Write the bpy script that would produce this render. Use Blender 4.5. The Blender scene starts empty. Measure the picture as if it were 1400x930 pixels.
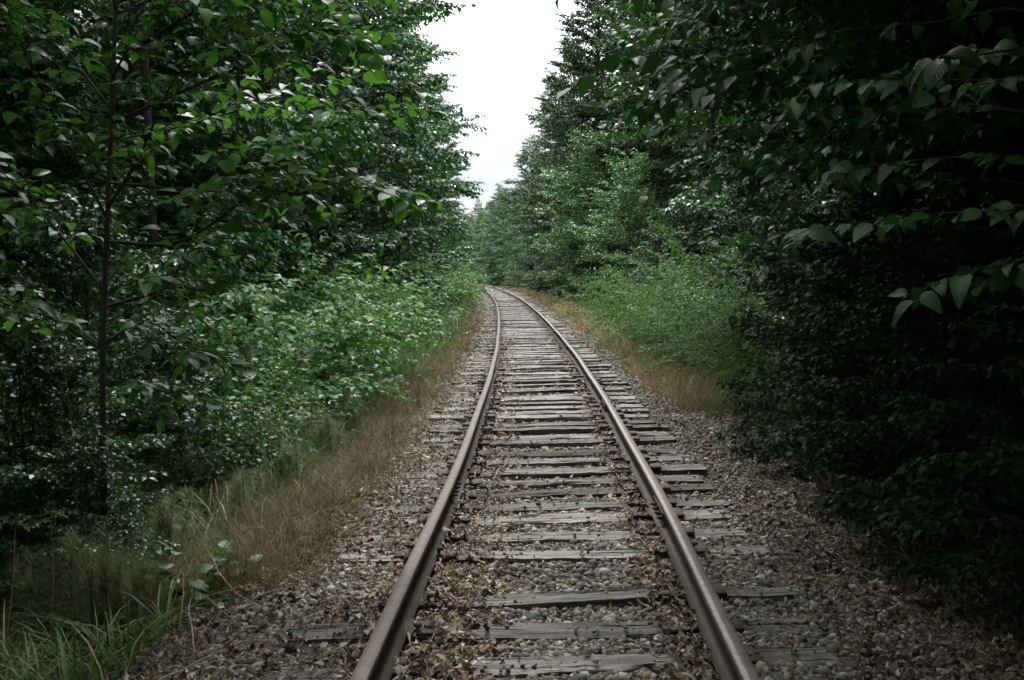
import bpy, math, random
import numpy as np
from mathutils import Matrix, Vector

rng = np.random.default_rng(7)
random.seed(7)
SC = bpy.context.scene
COL = SC.collection
R = math.radians

# ----------------------------------------------------------------------------- helpers
def link(o):
    COL.objects.link(o)
    return o

def tag(o, label=None, cat=None, group=None, kind=None):
    if label: o['label'] = label
    if cat: o['category'] = cat
    if group: o['group'] = group
    if kind: o['kind'] = kind
    return o

def empty(name, loc=(0, 0, 0), rz=0.0):
    o = bpy.data.objects.new(name, None)
    o.location = loc
    o.rotation_euler = (0, 0, rz)
    o.empty_display_size = .1
    return link(o)

def children(o):
    return [c for c in COL.objects if c.parent == o]

def copy_tree(o, parent=None):
    c = o.copy()
    link(c)
    if parent is not None:
        c.parent = parent
    for ch in KIDS.get(o.name, []):
        copy_tree(ch, c)
    return c

KIDS = {}

def mesh_obj(name, V, F, mat, parent=None, uv=None, smooth=False, attr=None):
    """V (n,3), F (m,k) all faces of the same size, or a list of such arrays."""
    me = bpy.data.meshes.new(name)
    V = np.asarray(V, dtype=np.float32)
    Fs = F if isinstance(F, list) else [F]
    Fs = [np.asarray(f, dtype=np.int32) for f in Fs if len(f)]
    me.vertices.add(len(V))
    me.vertices.foreach_set('co', V.ravel())
    tot = sum(f.size for f in Fs)
    npoly = sum(len(f) for f in Fs)
    me.loops.add(tot)
    me.loops.foreach_set('vertex_index', np.concatenate([f.ravel() for f in Fs]))
    me.polygons.add(npoly)
    sizes = np.concatenate([np.full(len(f), f.shape[1], np.int32) for f in Fs])
    starts = np.concatenate([[0], np.cumsum(sizes)[:-1]]).astype(np.int32)
    me.polygons.foreach_set('loop_start', starts)
    me.polygons.foreach_set('loop_total', sizes)
    if smooth:
        me.polygons.foreach_set('use_smooth', np.ones(npoly, dtype=bool))
    if uv is not None:
        lay = me.uv_layers.new(name='UVMap')
        idx = np.concatenate([f.ravel() for f in Fs])
        lay.data.foreach_set('uv', np.asarray(uv, np.float32)[idx].ravel())
    if attr is not None:
        for k, a in attr.items():
            at = me.attributes.new(k, 'FLOAT', 'POINT')
            at.data.foreach_set('value', np.asarray(a, np.float32))
    me.update(calc_edges=True)
    me.validate()
    if mat is not None:
        me.materials.append(mat)
    o = bpy.data.objects.new(name, me)
    if parent is not None:
        o.parent = parent
        KIDS.setdefault(parent.name, []).append(o)
    return link(o)

def unit(v):
    v = np.asarray(v, float)
    n = np.linalg.norm(v, axis=-1, keepdims=True)
    return v / np.maximum(n, 1e-9)

# ----------------------------------------------------------------------------- camera
F_PX, YH, ROLL, CAM_Z = 1600.0, 371.0, 0.015, 1.72
PITCH = math.atan((465 - YH) / F_PX)

def at(x, y, Y):
    """the world point at depth Y seen at photo pixel (x, y)"""
    u, v = x - 700.0, y - 465.0
    c, s = math.cos(ROLL), math.sin(ROLL)
    u, v = c * u - s * v, s * u + c * v
    dy = F_PX * math.cos(PITCH) - v * math.sin(PITCH)
    dz = -v * math.cos(PITCH) - F_PX * math.sin(PITCH)
    t = Y / dy
    return np.array([u * t, Y, CAM_Z + dz * t])

def on_ground(x, y, z=0.0):
    a = at(x, y, 1.0)
    Y = (z - CAM_Z) / (a[2] - CAM_Z)
    return at(x, y, Y)

cam_data = bpy.data.cameras.new('camera')
cam = link(bpy.data.objects.new('camera', cam_data))
cam_data.sensor_width = 36
cam_data.lens = 36 * F_PX / 1400
cam_data.clip_start = .05
cam_data.clip_end = 3000
cam.matrix_world = Matrix.Translation((0, 0, CAM_Z)) @ Matrix.Rotation(math.pi / 2 - PITCH, 4, 'X') @ Matrix.Rotation(-ROLL, 4, 'Z')
SC.camera = cam

# ----------------------------------------------------------------------------- track line
_CY = np.array([-80, -40, 0, 4.35, 5.85, 7.5, 10.8, 15.5, 20.7, 31, 42, 63, 84, 128, 160, 200, 260, 330, 450])
_CX = np.array([-3.4, -1.55, -.02, .140, .19, .245, .32, .39, .432, .40, .285, -.14, -.86, -3.3, -6.2, -11.5, -24, -46, -100])
def _pchip(xs, ys, x):
    h = np.diff(xs); d = np.diff(ys) / h
    m = np.zeros(len(xs)); m[0] = d[0]; m[-1] = d[-1]
    m[1:-1] = (d[:-1] * h[1:] + d[1:] * h[:-1]) / (h[1:] + h[:-1])
    x = np.asarray(x, float)
    i = np.clip(np.searchsorted(xs, x) - 1, 0, len(h) - 1)
    t = (x - xs[i]) / h[i]
    return ((2*t**3-3*t**2+1)*ys[i] + (t**3-2*t**2+t)*h[i]*m[i] + (-2*t**3+3*t**2)*ys[i+1] + (t**3-t**2)*h[i]*m[i+1])
_TY = np.linspace(-80, 450, 5301)
_TX = _pchip(_CY, _CX, _TY)
_k = np.exp(-np.linspace(-2.5, 2.5, 51) ** 2); _k /= _k.sum()
_TX = np.convolve(np.pad(_TX, 25, mode='reflect', reflect_type='odd'), _k, 'valid')
def cx(Y):
    return np.interp(Y, _TY, _TX)
def heading(Y):
    return (cx(np.asarray(Y) + .25) - cx(np.asarray(Y) - .25)) / .5

def hnoise(x, y, s=1.0, seed=0):
    """cheap smooth noise in -1..1"""
    r = np.random.default_rng(seed)
    out = 0
    for k in range(6):
        a = r.uniform(0, 6.283); f = s * r.uniform(.6, 1.9); p = r.uniform(0, 6.283)
        out = out + np.sin((x * math.cos(a) + y * math.sin(a)) * f + p)
    return out / 3.2

def ground_z(X, Y):
    d = X - cx(Y)
    z = np.full(np.shape(d), -.035, float)
    near = np.clip((9.0 - Y) / 4.0, 0, 1)
    z = z - .012 + .020 * near - .014 * np.clip((Y - 9) / 3, 0, 1)                                   # ballast fuller near the camera
    l = np.clip((-d - 1.35) / 1.5, 0, 1); l = l * l * (3 - 2 * l)
    r_ = np.clip((d - 1.6) / 2.0, 0, 1); r_ = r_ * r_ * (3 - 2 * r_)
    z = z + np.clip((-d - .80) / .25, 0, 1) * np.clip((Y - 4.5) / 3, 0, 1) * (.040 + .022 * hnoise(X, Y, 5.0, 8))
    z = z + np.clip((d - .85) / .3, 0, 1) * (.006 + .02 * hnoise(X, Y, 4.0, 9))
    z = z - .38 * l - .16 * r_
    far = np.clip((np.abs(d) - 5) / 10, 0, 1)
    z = z + far * 0.7
    z = z + .018 * hnoise(X, Y, 2.3, 3) * np.clip((np.abs(d) - 1.0), 0.25, 1.5)
    return z

# ----------------------------------------------------------------------------- materials
class NT:
    def __init__(self, name):
        self.m = bpy.data.materials.new(name)
        self.m.use_nodes = True
        self.t = self.m.node_tree
        self.n = self.t.nodes
        self.n.clear()
        self.out = self.n.new('ShaderNodeOutputMaterial')
    def new(self, typ, **kw):
        nd = self.n.new('ShaderNode' + typ)
        for k, v in kw.items():
            if k.startswith('i_'):
                nd.inputs[k[2:].replace('_', ' ')].default_value = v
            else:
                setattr(nd, k, v)
        return nd
    def l(self, a, b):
        self.t.links.new(a, b)
    def ramp(self, fac, stops, interp='LINEAR'):
        r = self.new('ValToRGB')
        r.color_ramp.interpolation = interp
        while len(r.color_ramp.elements) < len(stops):
            r.color_ramp.elements.new(.5)
        for e, (p, c) in zip(r.color_ramp.elements, stops):
            e.position = p
            e.color = (*c, 1) if len(c) == 3 else c
        self.l(fac, r.inputs[0])
        return r.outputs[0]
    def math(self, op, a, b=None, clamp=False):
        m = self.new('Math', operation=op, use_clamp=clamp)
        for i, v in enumerate((a, b)):
            if v is None: continue
            if isinstance(v, (int, float)): m.inputs[i].default_value = v
            else: self.l(v, m.inputs[i])
        return m.outputs[0]
    def mix(self, fac, a, b, blend='MIX'):
        m = self.new('MixRGB', blend_type=blend)
        for i, v in enumerate((fac, a, b)):
            if isinstance(v, (int, float)): m.inputs[i].default_value = v
            elif isinstance(v, tuple): m.inputs[i].default_value = (*v, 1)
            else: self.l(v, m.inputs[i])
        return m.outputs[0]
    def noise(self, co, scale, detail=4, rough=.55):
        n = self.new('TexNoise', i_Scale=scale, i_Detail=detail, i_Roughness=rough)
        if co is not None: self.l(co, n.inputs['Vector'])
        return n.outputs['Fac']
    def bump(self, h, strength=.3, dist=.01):
        b = self.new('Bump', i_Strength=strength, i_Distance=dist)
        self.l(h, b.inputs['Height'])
        return b.outputs[0]

def leaf_mat(name, dark, light, odd=None, rough=.42, transl=.25, tcol=None, spec=.5, veins=False, rough_var=.1):
    t = NT(name)
    g = t.new('NewGeometry')
    oi = t.new('ObjectInfo')
    rnd = g.outputs['Random Per Island']
    stops = [(0, dark), (.72, light)]
    if odd: stops += [(.965, light), (.985, odd)]
    col = t.ramp(rnd, stops)
    v = t.math('MULTIPLY_ADD', oi.outputs['Random'], .45)
    v.node.inputs[2].default_value = .78
    hsv = t.new('HueSaturation')
    t.l(col, hsv.inputs['Color']); t.l(v, hsv.inputs['Value'])
    hue = t.math('MULTIPLY_ADD', oi.outputs['Random'], .03); hue.node.inputs[2].default_value = .485
    t.l(hue, hsv.inputs['Hue'])
    col = hsv.outputs[0]
    p = t.new('BsdfPrincipled')
    rv = t.math('MULTIPLY_ADD', rnd, rough_var * 2); rv.node.inputs[2].default_value = rough - rough_var
    t.l(rv, p.inputs['Roughness'])
    p.inputs['Specular IOR Level'].default_value = spec
    if veins:
        uv = t.new('UVMap')
        sep = t.new('SeparateXYZ'); t.l(uv.outputs[0], sep.inputs[0])
        side = t.math('ABSOLUTE', sep.outputs[0])
        q = t.math('SUBTRACT', t.math('MULTIPLY', sep.outputs[1], 8.5), t.math('MULTIPLY', side, 3.0))
        w = t.math('PINGPONG', q, .5)
        rib = t.math('SMOOTHSTEP' if False else 'POWER', t.math('MULTIPLY', w, 2.0, True), .6)
        mid = t.math('LESS_THAN', side, .05)
        veinf = t.math('MAXIMUM', t.math('LESS_THAN', w, .055), mid)
        col = t.mix(t.math('MULTIPLY', veinf, .45), col, (.16, .22, .09))
        t.l(t.bump(rib, .22, .004), p.inputs['Normal'])
    t.l(col, p.inputs['Base Color'])
    tr = t.new('BsdfTranslucent')
    tc = t.mix(.75, col, tcol or (.14, .26, .03))
    t.l(tc, tr.inputs['Color'])
    mx = t.new('MixShader'); mx.inputs[0].default_value = transl
    t.l(p.outputs[0], mx.inputs[1]); t.l(tr.outputs[0], mx.inputs[2])
    t.l(mx.outputs[0], t.out.inputs['Surface'])
    return t.m

def bark_mat(name, a, b, scale=18):
    t = NT(name)
    co = t.new('TexCoord').outputs['Object']
    mp = t.new('Mapping'); mp.inputs['Scale'].default_value = (1, 1, .25); t.l(co, mp.inputs[0])
    n = t.noise(mp.outputs[0], scale, 6, .65)
    col = t.ramp(n, [(.3, a), (.7, b)])
    moss = t.ramp(t.noise(co, 3.1, 3), [(.55, (0, 0, 0)), (.68, (1, 1, 1))])
    col = t.mix(t.math('MULTIPLY', moss, .5), col, (.035, .05, .018))
    p = t.new('BsdfPrincipled', i_Roughness=.9)
    t.l(col, p.inputs['Base Color']); t.l(t.bump(n, .8, .02), p.inputs['Normal'])
    t.l(p.outputs[0], t.out.inputs['Surface'])
    return t.m

def island_mat(name, stops, rough=.8, spec=.3, transl=0, bump=None, noise_scale=60, noise_amt=.35):
    t = NT(name)
    g = t.new('NewGeometry')
    col = t.ramp(g.outputs['Random Per Island'], stops)
    co = t.new('TexCoord').outputs['Object']
    n = t.noise(co, noise_scale, 4, .6)
    col = t.mix(noise_amt, col, t.ramp(n, [(.25, (.25, .25, .25)), (.75, (1.0, 1.0, 1.0))]), 'MULTIPLY')
    p = t.new('BsdfPrincipled', i_Roughness=rough)
    p.inputs['Specular IOR Level'].default_value = spec
    t.l(col, p.inputs['Base Color'])
    if bump: t.l(t.bump(n, bump, .004), p.inputs['Normal'])
    sh = p.outputs[0]
    if transl:
        tr = t.new('BsdfTranslucent'); t.l(col, tr.inputs['Color'])
        mx = t.new('MixShader'); mx.inputs[0].default_value = transl
        t.l(sh, mx.inputs[1]); t.l(tr.outputs[0], mx.inputs[2]); sh = mx.outputs[0]
    t.l(sh, t.out.inputs['Surface'])
    return t.m

def wood_mat(name, dark, mid, pale):
    t = NT(name)
    co = t.new('TexCoord').outputs['Object']
    oi = t.new('ObjectInfo')
    ofs = t.new('VectorMath', operation='ADD'); t.l(co, ofs.inputs[0])
    comb = t.new('CombineXYZ')
    t.l(t.math('MULTIPLY', oi.outputs['Random'], 37.0), comb.inputs[0]); t.l(comb.outputs[0], ofs.inputs[1])
    mp = t.new('Mapping'); mp.inputs['Scale'].default_value = (1.1, 16, 16); t.l(ofs.outputs[0], mp.inputs[0])
    grain = t.noise(mp.outputs[0], 3.2, 8, .7)
    mp2 = t.new('Mapping'); mp2.inputs['Scale'].default_value = (.8, 22, 22); t.l(ofs.outputs[0], mp2.inputs[0])
    crack = t.noise(mp2.outputs[0], 2.0, 3, .5)
    crackf = t.ramp(crack, [(.36, (0, 0, 0)), (.43, (1, 1, 1))])
    blot = t.noise(ofs.outputs[0], 3.0, 4, .6)
    col = t.ramp(grain, [(.3, dark), (.5, mid), (.72, pale)])
    col = t.mix(t.ramp(blot, [(.45, (0, 0, 0)), (.7, (.65, .65, .65))]), col, tuple(.55 * c for c in mid))
    col = t.mix(crackf, tuple(.25 * c for c in dark), col)
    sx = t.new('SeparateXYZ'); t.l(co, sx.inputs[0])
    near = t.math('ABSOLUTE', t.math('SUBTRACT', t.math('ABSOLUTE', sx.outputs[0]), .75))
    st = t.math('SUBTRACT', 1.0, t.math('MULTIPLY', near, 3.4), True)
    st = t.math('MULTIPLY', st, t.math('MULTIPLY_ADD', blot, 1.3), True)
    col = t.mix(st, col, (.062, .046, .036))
    v = t.math('MULTIPLY_ADD', oi.outputs['Random'], .75); v.node.inputs[2].default_value = .7
    hsv = t.new('HueSaturation'); t.l(col, hsv.inputs['Color']); t.l(v, hsv.inputs['Value'])
    p = t.new('BsdfPrincipled', i_Roughness=.85)
    p.inputs['Specular IOR Level'].default_value = .25
    t.l(hsv.outputs[0], p.inputs['Base Color'])
    h = t.math('ADD', t.math('MULTIPLY', grain, .5), crackf)
    t.l(t.bump(h, .9, .008), p.inputs['Normal'])
    t.l(p.outputs[0], t.out.inputs['Surface'])
    return t.m

def rust_mat(name, a, b, c, metal=.0, rough=.6, top=None):
    t = NT(name)
    co = t.new('TexCoord').outputs['Object']
    n = t.noise(co, 22, 6, .65)
    n2 = t.noise(co, 160, 3, .6)
    col = t.ramp(n, [(.34, a), (.52, b), (.66, c)])
    col = t.mix(.55, col, t.ramp(n2, [(.3, (.3, .3, .3)), (.7, (1, 1, 1))]), 'MULTIPLY')
    p = t.new('BsdfPrincipled', i_Roughness=rough, i_Metallic=metal)
    t.l(col, p.inputs['Base Color'])
    rr = t.math('MULTIPLY_ADD', n, .25); rr.node.inputs[2].default_value = rough - .12
    t.l(rr, p.inputs['Roughness'])
    t.l(t.bump(n2, .25, .002), p.inputs['Normal'])
    t.l(p.outputs[0], t.out.inputs['Surface'])
    return t.m

def ground_mat():
    t = NT('ground_soil_and_ballast')
    co = t.new('TexCoord').outputs['Object']
    at_ = t.new('Attribute', attribute_name='offset')
    d = at_.outputs['Fac']
    # ballast stones as small cells
    def cells(scale):
        vo = t.new('TexVoronoi', i_Scale=scale, feature='F1'); t.l(co, vo.inputs['Vector'])
        return vo
    v1 = cells(34); v2 = cells(75)
    sep = t.new('SeparateColor'); t.l(v1.outputs['Color'], sep.inputs[0])
    stone = t.ramp(sep.outputs[0], [(0, (.09, .08, .07)), (.3, (.2, .185, .16)), (.55, (.27, .235, .19)), (.8, (.33, .31, .28)), (1, (.16, .115, .075))])
    sep2 = t.new('SeparateColor'); t.l(v2.outputs['Color'], sep2.inputs[0])
    litter = t.ramp(sep2.outputs[0], [(0, (.08, .06, .04)), (.4, (.2, .15, .1)), (.75, (.28, .215, .15)), (1, (.36, .31, .25))])
    n = t.noise(co, 1.7, 5, .6)
    col = t.mix(t.ramp(n, [(.42, (0, 0, 0)), (.6, (.85, .85, .85))]), stone, litter)
    gap = t.ramp(v1.outputs['Distance'], [(.2, (1, 1, 1)), (.6, (.16, .15, .14))])
    col = t.mix(.8, col, gap, 'MULTIPLY')
    soil = t.ramp(t.noise(co, 9, 6, .7), [(.3, (.035, .027, .018)), (.55, (.075, .055, .036)), (.8, (.12, .09, .06))])
    edge = t.math('ADD', d, t.math('MULTIPLY', t.math('SUBTRACT', t.noise(co, 2.2, 4), .5), .9))
    f = t.ramp(edge, [(.0, (0, 0, 0)), (1.0, (1, 1, 1))])
    f2 = t.math('MULTIPLY', t.math('SUBTRACT', edge, 1.75), 1.6, True)
    col = t.mix(f2, col, soil)
    p = t.new('BsdfPrincipled', i_Roughness=.9)
    p.inputs['Specular IOR Level'].default_value = .25
    t.l(col, p.inputs['Base Color'])
    h = t.math('SUBTRACT', 1.0, v1.outputs['Distance'])
    t.l(t.bump(h, .9, .03), p.inputs['Normal'])
    t.l(p.outputs[0], t.out.inputs['Surface'])
    return t.m

M = {}
M['ground'] = ground_mat()
M['leaf_alder'] = leaf_mat('alder_leaf', (.013, .046, .011), (.034, .100, .020), None, .34, .28, (.07, .22, .02), .30)
M['leaf_maple'] = leaf_mat('maple_leaf', (.010, .035, .011), (.024, .070, .018), None, .36, .24, (.045, .15, .02), .28)
M['leaf_olive'] = leaf_mat('olive_leaf', (.014, .032, .011), (.030, .058, .018), (.07, .045, .02), .5, .2, (.05, .10, .02), .18)
M['leaf_pale'] = leaf_mat('pale_shrub_leaf', (.045, .115, .036), (.105, .215, .072), None, .36, .25, (.11, .28, .04), .32)
M['leaf_bramble'] = leaf_mat('bramble_leaf', (.030, .084, .022), (.076, .18, .042), (.26, .20, .03), .48, .25, (.12, .30, .03), .28)
M['leaf_salmonberry'] = leaf_mat('salmonberry_leaf', (.011, .034, .012), (.028, .072, .022), None, .40, .22, (.07, .18, .025), .3)
M['leaf_fine'] = leaf_mat('broom_leaf', (.030, .085, .022), (.076, .165, .042), None, .6, .28, (.12, .26, .035), .15)
M['leaf_big'] = leaf_mat('near_leaf', (.020, .066, .016), (.048, .130, .030), None, .32, .38, (.11, .31, .025), .42, veins=True)
M['leaf_bough_shade'] = leaf_mat('bough_leaf_shade', (.014, .046, .015), (.034, .095, .028), None, .36, .30, (.07, .24, .03), .28, veins=True)  # near leaf colour made darker and cooler to paint in the right-hand shade
M['leaf_shade'] = leaf_mat('shade_darkened_leaf', (.010, .026, .010), (.020, .048, .017), None, .6, .15, (.03, .08, .015), .15)  # bush leaf colour and gloss lowered to paint in deep shade
M['leaf_seedling'] = leaf_mat('seedling_leaf', (.025, .080, .028), (.050, .130, .04), None, .38, .3, (.1, .26, .03), .45, veins=True)
M['bark'] = bark_mat('dark_bark', (.010, .008, .006), (.036, .030, .024))
M['bark_grey'] = bark_mat('alder_bark', (.03, .027, .022), (.11, .1, .085))
M['cane'] = island_mat('green_cane', [(0, (.05, .06, .025)), (.6, (.07, .05, .03)), (1, (.11, .08, .05))], .7)
M['dry_cane'] = island_mat('dry_cane', [(0, (.22, .17, .12)), (.5, (.34, .28, .21)), (1, (.42, .37, .30))], .8, noise_scale=25)
M['grass_green'] = island_mat('grass_blade', [(0, (.035, .085, .02)), (.55, (.085, .17, .045)), (.8, (.15, .22, .07)), (1, (.36, .31, .14))], .5, .4, .25, noise_amt=.1)
M['grass_dry'] = island_mat('dry_grass_blade', [(0, (.06, .042, .018)), (.4, (.15, .10, .042)), (.75, (.25, .18, .08)), (.85, (.09, .11, .035)), (1, (.40, .32, .19))], .7, .3, .2, noise_amt=.1)
M['grass_straw'] = island_mat('straw_blade', [(0, (.15, .10, .042)), (.5, (.30, .21, .095)), (.85, (.44, .34, .19)), (1, (.14, .17, .06))], .7, .3, .2, noise_amt=.1)
M['withered'] = island_mat('withered_stalk', [(0, (.03, .024, .015)), (.6, (.08, .06, .035)), (.9, (.16, .12, .075)), (1, (.27, .21, .14))], .7, .3, .15, noise_amt=.2)
M['seed'] = island_mat('seed_head', [(0, (.30, .24, .15)), (1, (.45, .38, .26))], .8, noise_amt=.2)
M['horsetail'] = island_mat('horsetail_thread', [(0, (.06, .12, .04)), (.6, (.14, .19, .065)), (1, (.30, .25, .12))], .6, .3, .2, noise_amt=.1)
M['stone'] = island_mat('ballast_stone', [(0, (.05, .05, .05)), (.2, (.13, .125, .115)), (.4, (.25, .215, .17)), (.6, (.13, .125, .12)), (.75, (.28, .22, .14)), (.9, (.38, .35, .31)), (1, (.56, .53, .49))], .75, .35, 0, .4, 70, .45)
M['dead_leaf'] = island_mat('dead_leaf', [(0, (.035, .024, .018)), (.2, (.085, .052, .032)), (.4, (.21, .135, .075)), (.52, (.30, .17, .075)), (.66, (.34, .26, .175)), (.84, (.46, .395, .31)), (1, (.62, .57, .5))], .6, .4, .1, .3, 45, .55)
M['twig'] = island_mat('dead_twig', [(0, (.13, .1, .075)), (.5, (.26, .215, .165)), (1, (.38, .33, .27))], .85, noise_scale=30)
M['tie_a'] = wood_mat('weathered_tie', (.08, .073, .066), (.215, .20, .182), (.38, .36, .335))
M['tie_b'] = wood_mat('dark_tie', (.045, .038, .033), (.12, .105, .092), (.22, .2, .18))
M['rail'] = rust_mat('rusty_rail', (.05, .034, .027), (.08, .056, .045), (.12, .085, .068), .1, .7)
M['rail_band'] = rust_mat('worn_running_band', (.24, .20, .175), (.31, .27, .24), (.40, .36, .33), .2, .50)
M['rail_head'] = rust_mat('worn_rail_head', (.11, .080, .064), (.155, .118, .096), (.21, .165, .14), .03, .64)
M['plate'] = rust_mat('rusty_plate', (.04, .029, .025), (.07, .05, .042), (.11, .08, .066), .1, .75)

# ----------------------------------------------------------------------------- leaves, tubes
def rows_template(rows, prof, droop=.25, fold=.18, serr=0.0):
    """leaf made of rows (left, mid, right); returns template a, b, c and tri faces"""
    T = []; Fq = []
    T.append((0, 0, 0, 0))
    for k in range(1, rows):
        a = k / rows
        w = prof(a)
        sc = 1 + serr * (1 if k % 2 else -1)
        z = -droop * a * a
        T += [(a - .02, -w * sc, z + fold * w * .5, 1), (a, 0, z, 0), (a - .02, w * sc, z + fold * w * .5, 1)]
    T.append((1, 0, -droop, 0))
    n = rows - 1
    F = []
    i = lambda k, j: 1 + (k - 1) * 3 + j
    F += [(0, i(1, 1), i(1, 0)), (0, i(1, 2), i(1, 1))]
    for k in range(1, n):
        F += [(i(k, 0), i(k, 1), i(k + 1, 1)), (i(k, 0), i(k + 1, 1), i(k + 1, 0)),
              (i(k, 1), i(k, 2), i(k + 1, 2)), (i(k, 1), i(k + 1, 2), i(k + 1, 1))]
    e = len(T) - 1
    F += [(i(n, 0), i(n, 1), e), (i(n, 1), i(n, 2), e)]
    return np.array(T), np.array(F)

ovate = lambda a: (math.sin(math.pi * a ** .72)) ** .8
TPL = {
    'small': (np.array([(0, 0, 0, 0), (.42, -1, .08, 1), (.42, 1, .08, 1), (1, 0, -.18, 0), (.5, 0, -.02, 0)]),
              np.array([(0, 4, 1), (4, 3, 1), (0, 2, 4), (4, 2, 3)])),
    'mid': rows_template(4, ovate, .22, .2),
    'big': rows_template(10, ovate, .30, .13, .05),
}

class Leaves:
    def __init__(self):
        self.P, self.D, self.N, self.L, self.W = [], [], [], [], []
    def add(self, P, D, N, L, W):
        P = np.atleast_2d(P)
        n = len(P)
        self.P.append(P); self.D.append(np.broadcast_to(D, (n, 3))); self.N.append(np.broadcast_to(N, (n, 3)))
        self.L.append(np.broadcast_to(L, (n,))); self.W.append(np.broadcast_to(W, (n,)))
    def count(self):
        return sum(len(p) for p in self.P)
    def arrays(self, shape):
        P = np.concatenate(self.P); D = unit(np.concatenate(self.D)); N = np.concatenate(self.N)
        L = np.concatenate(self.L); W = np.concatenate(self.W)
        N = unit(N - D * (N * D).sum(1, keepdims=True) + 1e-6)
        S = np.cross(D, N)
        T, F = TPL[shape]
        n = len(P)
        curl = rng.uniform(.4, 1.9, n) * (np.where(rng.random(n) < .4, -1, 1) if shape == 'dead' else 1)
        V = (P[:, None, :] + (T[None, :, 0, None] * L[:, None, None]) * D[:, None, :]
             + (T[None, :, 1, None] * (W / 2)[:, None, None]) * S[:, None, :]
             + (T[None, :, 2, None] * (L * curl)[:, None, None]) * N[:, None, :])
        k = len(T)
        FF = (F[None] + (np.arange(n) * k)[:, None, None]).reshape(-1, 3)
        uv = np.tile(np.stack([T[:, 1], T[:, 0]], 1), (n, 1))
        return V.reshape(-1, 3), FF, uv
    def build(self, name, mat, parent, shape='small'):
        V, Fc, uv = self.arrays(shape)
        return mesh_obj(name, V, Fc, mat, parent, uv=uv if shape == 'big' else None, smooth=(shape != 'small'))

class Tubes:
    def __init__(self, sides=6):
        self.V, self.F, self.n, self.s = [], [], 0, sides
    def add(self, pts, r0, r1=None, sides=None, cap=True):
        pts = np.asarray(pts, float)
        k = len(pts)
        s = sides or self.s
        rad = np.linspace(r0, r0 if r1 is None else r1, k) if np.isscalar(r0) else np.asarray(r0)
        T = unit(np.gradient(pts, axis=0))
        ref = np.array([.31, .17, .93]) if abs(T[0][2]) < .8 else np.array([.95, .2, .1])
        U = unit(np.cross(T, ref)); Vv = np.cross(T, U)
        a = np.arange(s) * 2 * math.pi / s
        ring = pts[:, None, :] + rad[:, None, None] * (np.cos(a)[None, :, None] * U[:, None, :] + np.sin(a)[None, :, None] * Vv[:, None, :])
        self.V.append(ring.reshape(-1, 3))
        i = np.arange(k - 1)[:, None] * s; j = np.arange(s)[None, :]; j2 = (j + 1) % s
        self.F.append(np.stack([i + j, i + j2, i + s + j2, i + s + j], -1).reshape(-1, 4) + self.n)
        m = k * s
        if cap:
            self.V.append(pts[[0, -1]])
            c0, c1 = self.n + m, self.n + m + 1
            jj = np.arange(s); jn = (jj + 1) % s
            self.F.append(np.stack([np.full(s, c0), self.n + jn, self.n + jj, np.full(s, c0)], -1)[:, :3])
            self.F.append(np.stack([np.full(s, c1), self.n + m - s + jj, self.n + m - s + jn], -1))
            m += 2
        self.n += m
    def build(self, name, mat, parent=None, smooth=True):
        V = np.concatenate(self.V)
        q = [f for f in self.F if f.shape[1] == 4]; t = [f for f in self.F if f.shape[1] == 3]
        Fl = []
        if q: Fl.append(np.concatenate(q))
        if t: Fl.append(np.concatenate(t))
        return mesh_obj(name, V, Fl, mat, parent, smooth=smooth)

def path_from(start, d, length, n, sag=0.0, wob=.08, r=rng):
    """polyline from start along d that bends by sag (downwards positive) with some wander"""
    p = np.array(start, float); d = unit(np.array(d, float)); out = [p.copy()]
    st = length / (n - 1)
    for k in range(n - 1):
        d = unit(d + r.normal(0, wob, 3) + np.array([0, 0, -sag / (n - 1)]))
        p = p + d * st
        out.append(p.copy())
    return np.array(out)

def along(path, s):
    """points and tangents at fractions s of a polyline"""
    s = np.clip(np.asarray(s, float), 0, 1) * (len(path) - 1)
    i = np.clip(s.astype(int), 0, len(path) - 2)
    f = (s - i)[:, None]
    return path[i] * (1 - f) + path[i + 1] * f, unit(path[i + 1] - path[i])

def leafy(lv, path, spacing, ll, wr=.62, start=.12, tilt=.45, upbias=1.0, spread=.9, hang=.25, r=rng, size_var=.3, nb=(0, 0, 0)):
    Ltot = np.linalg.norm(np.diff(path, axis=0), axis=1).sum()
    n = max(2, int(Ltot * (1 - start) / spacing))
    s = start + (1 - start) * (np.arange(n) + r.uniform(0, .8, n)) / n
    P, T = along(path, s)
    up = np.array([0, 0, 1.0])
    side = unit(np.cross(T, up) + 1e-6) * np.where(np.arange(n) % 2, 1, -1)[:, None]
    D = unit(T * r.uniform(.25, .8, (n, 1)) + side * spread + r.normal(0, .28, (n, 3)) - up * hang)
    N = up * upbias + np.array(nb, float) + r.normal(0, tilt, (n, 3))
    L = ll * r.uniform(1 - size_var, 1 + size_var, n)
    lv.add(P + D * .15 * L[:, None], D, N, L, L * wr * r.uniform(.85, 1.15, n))

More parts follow.
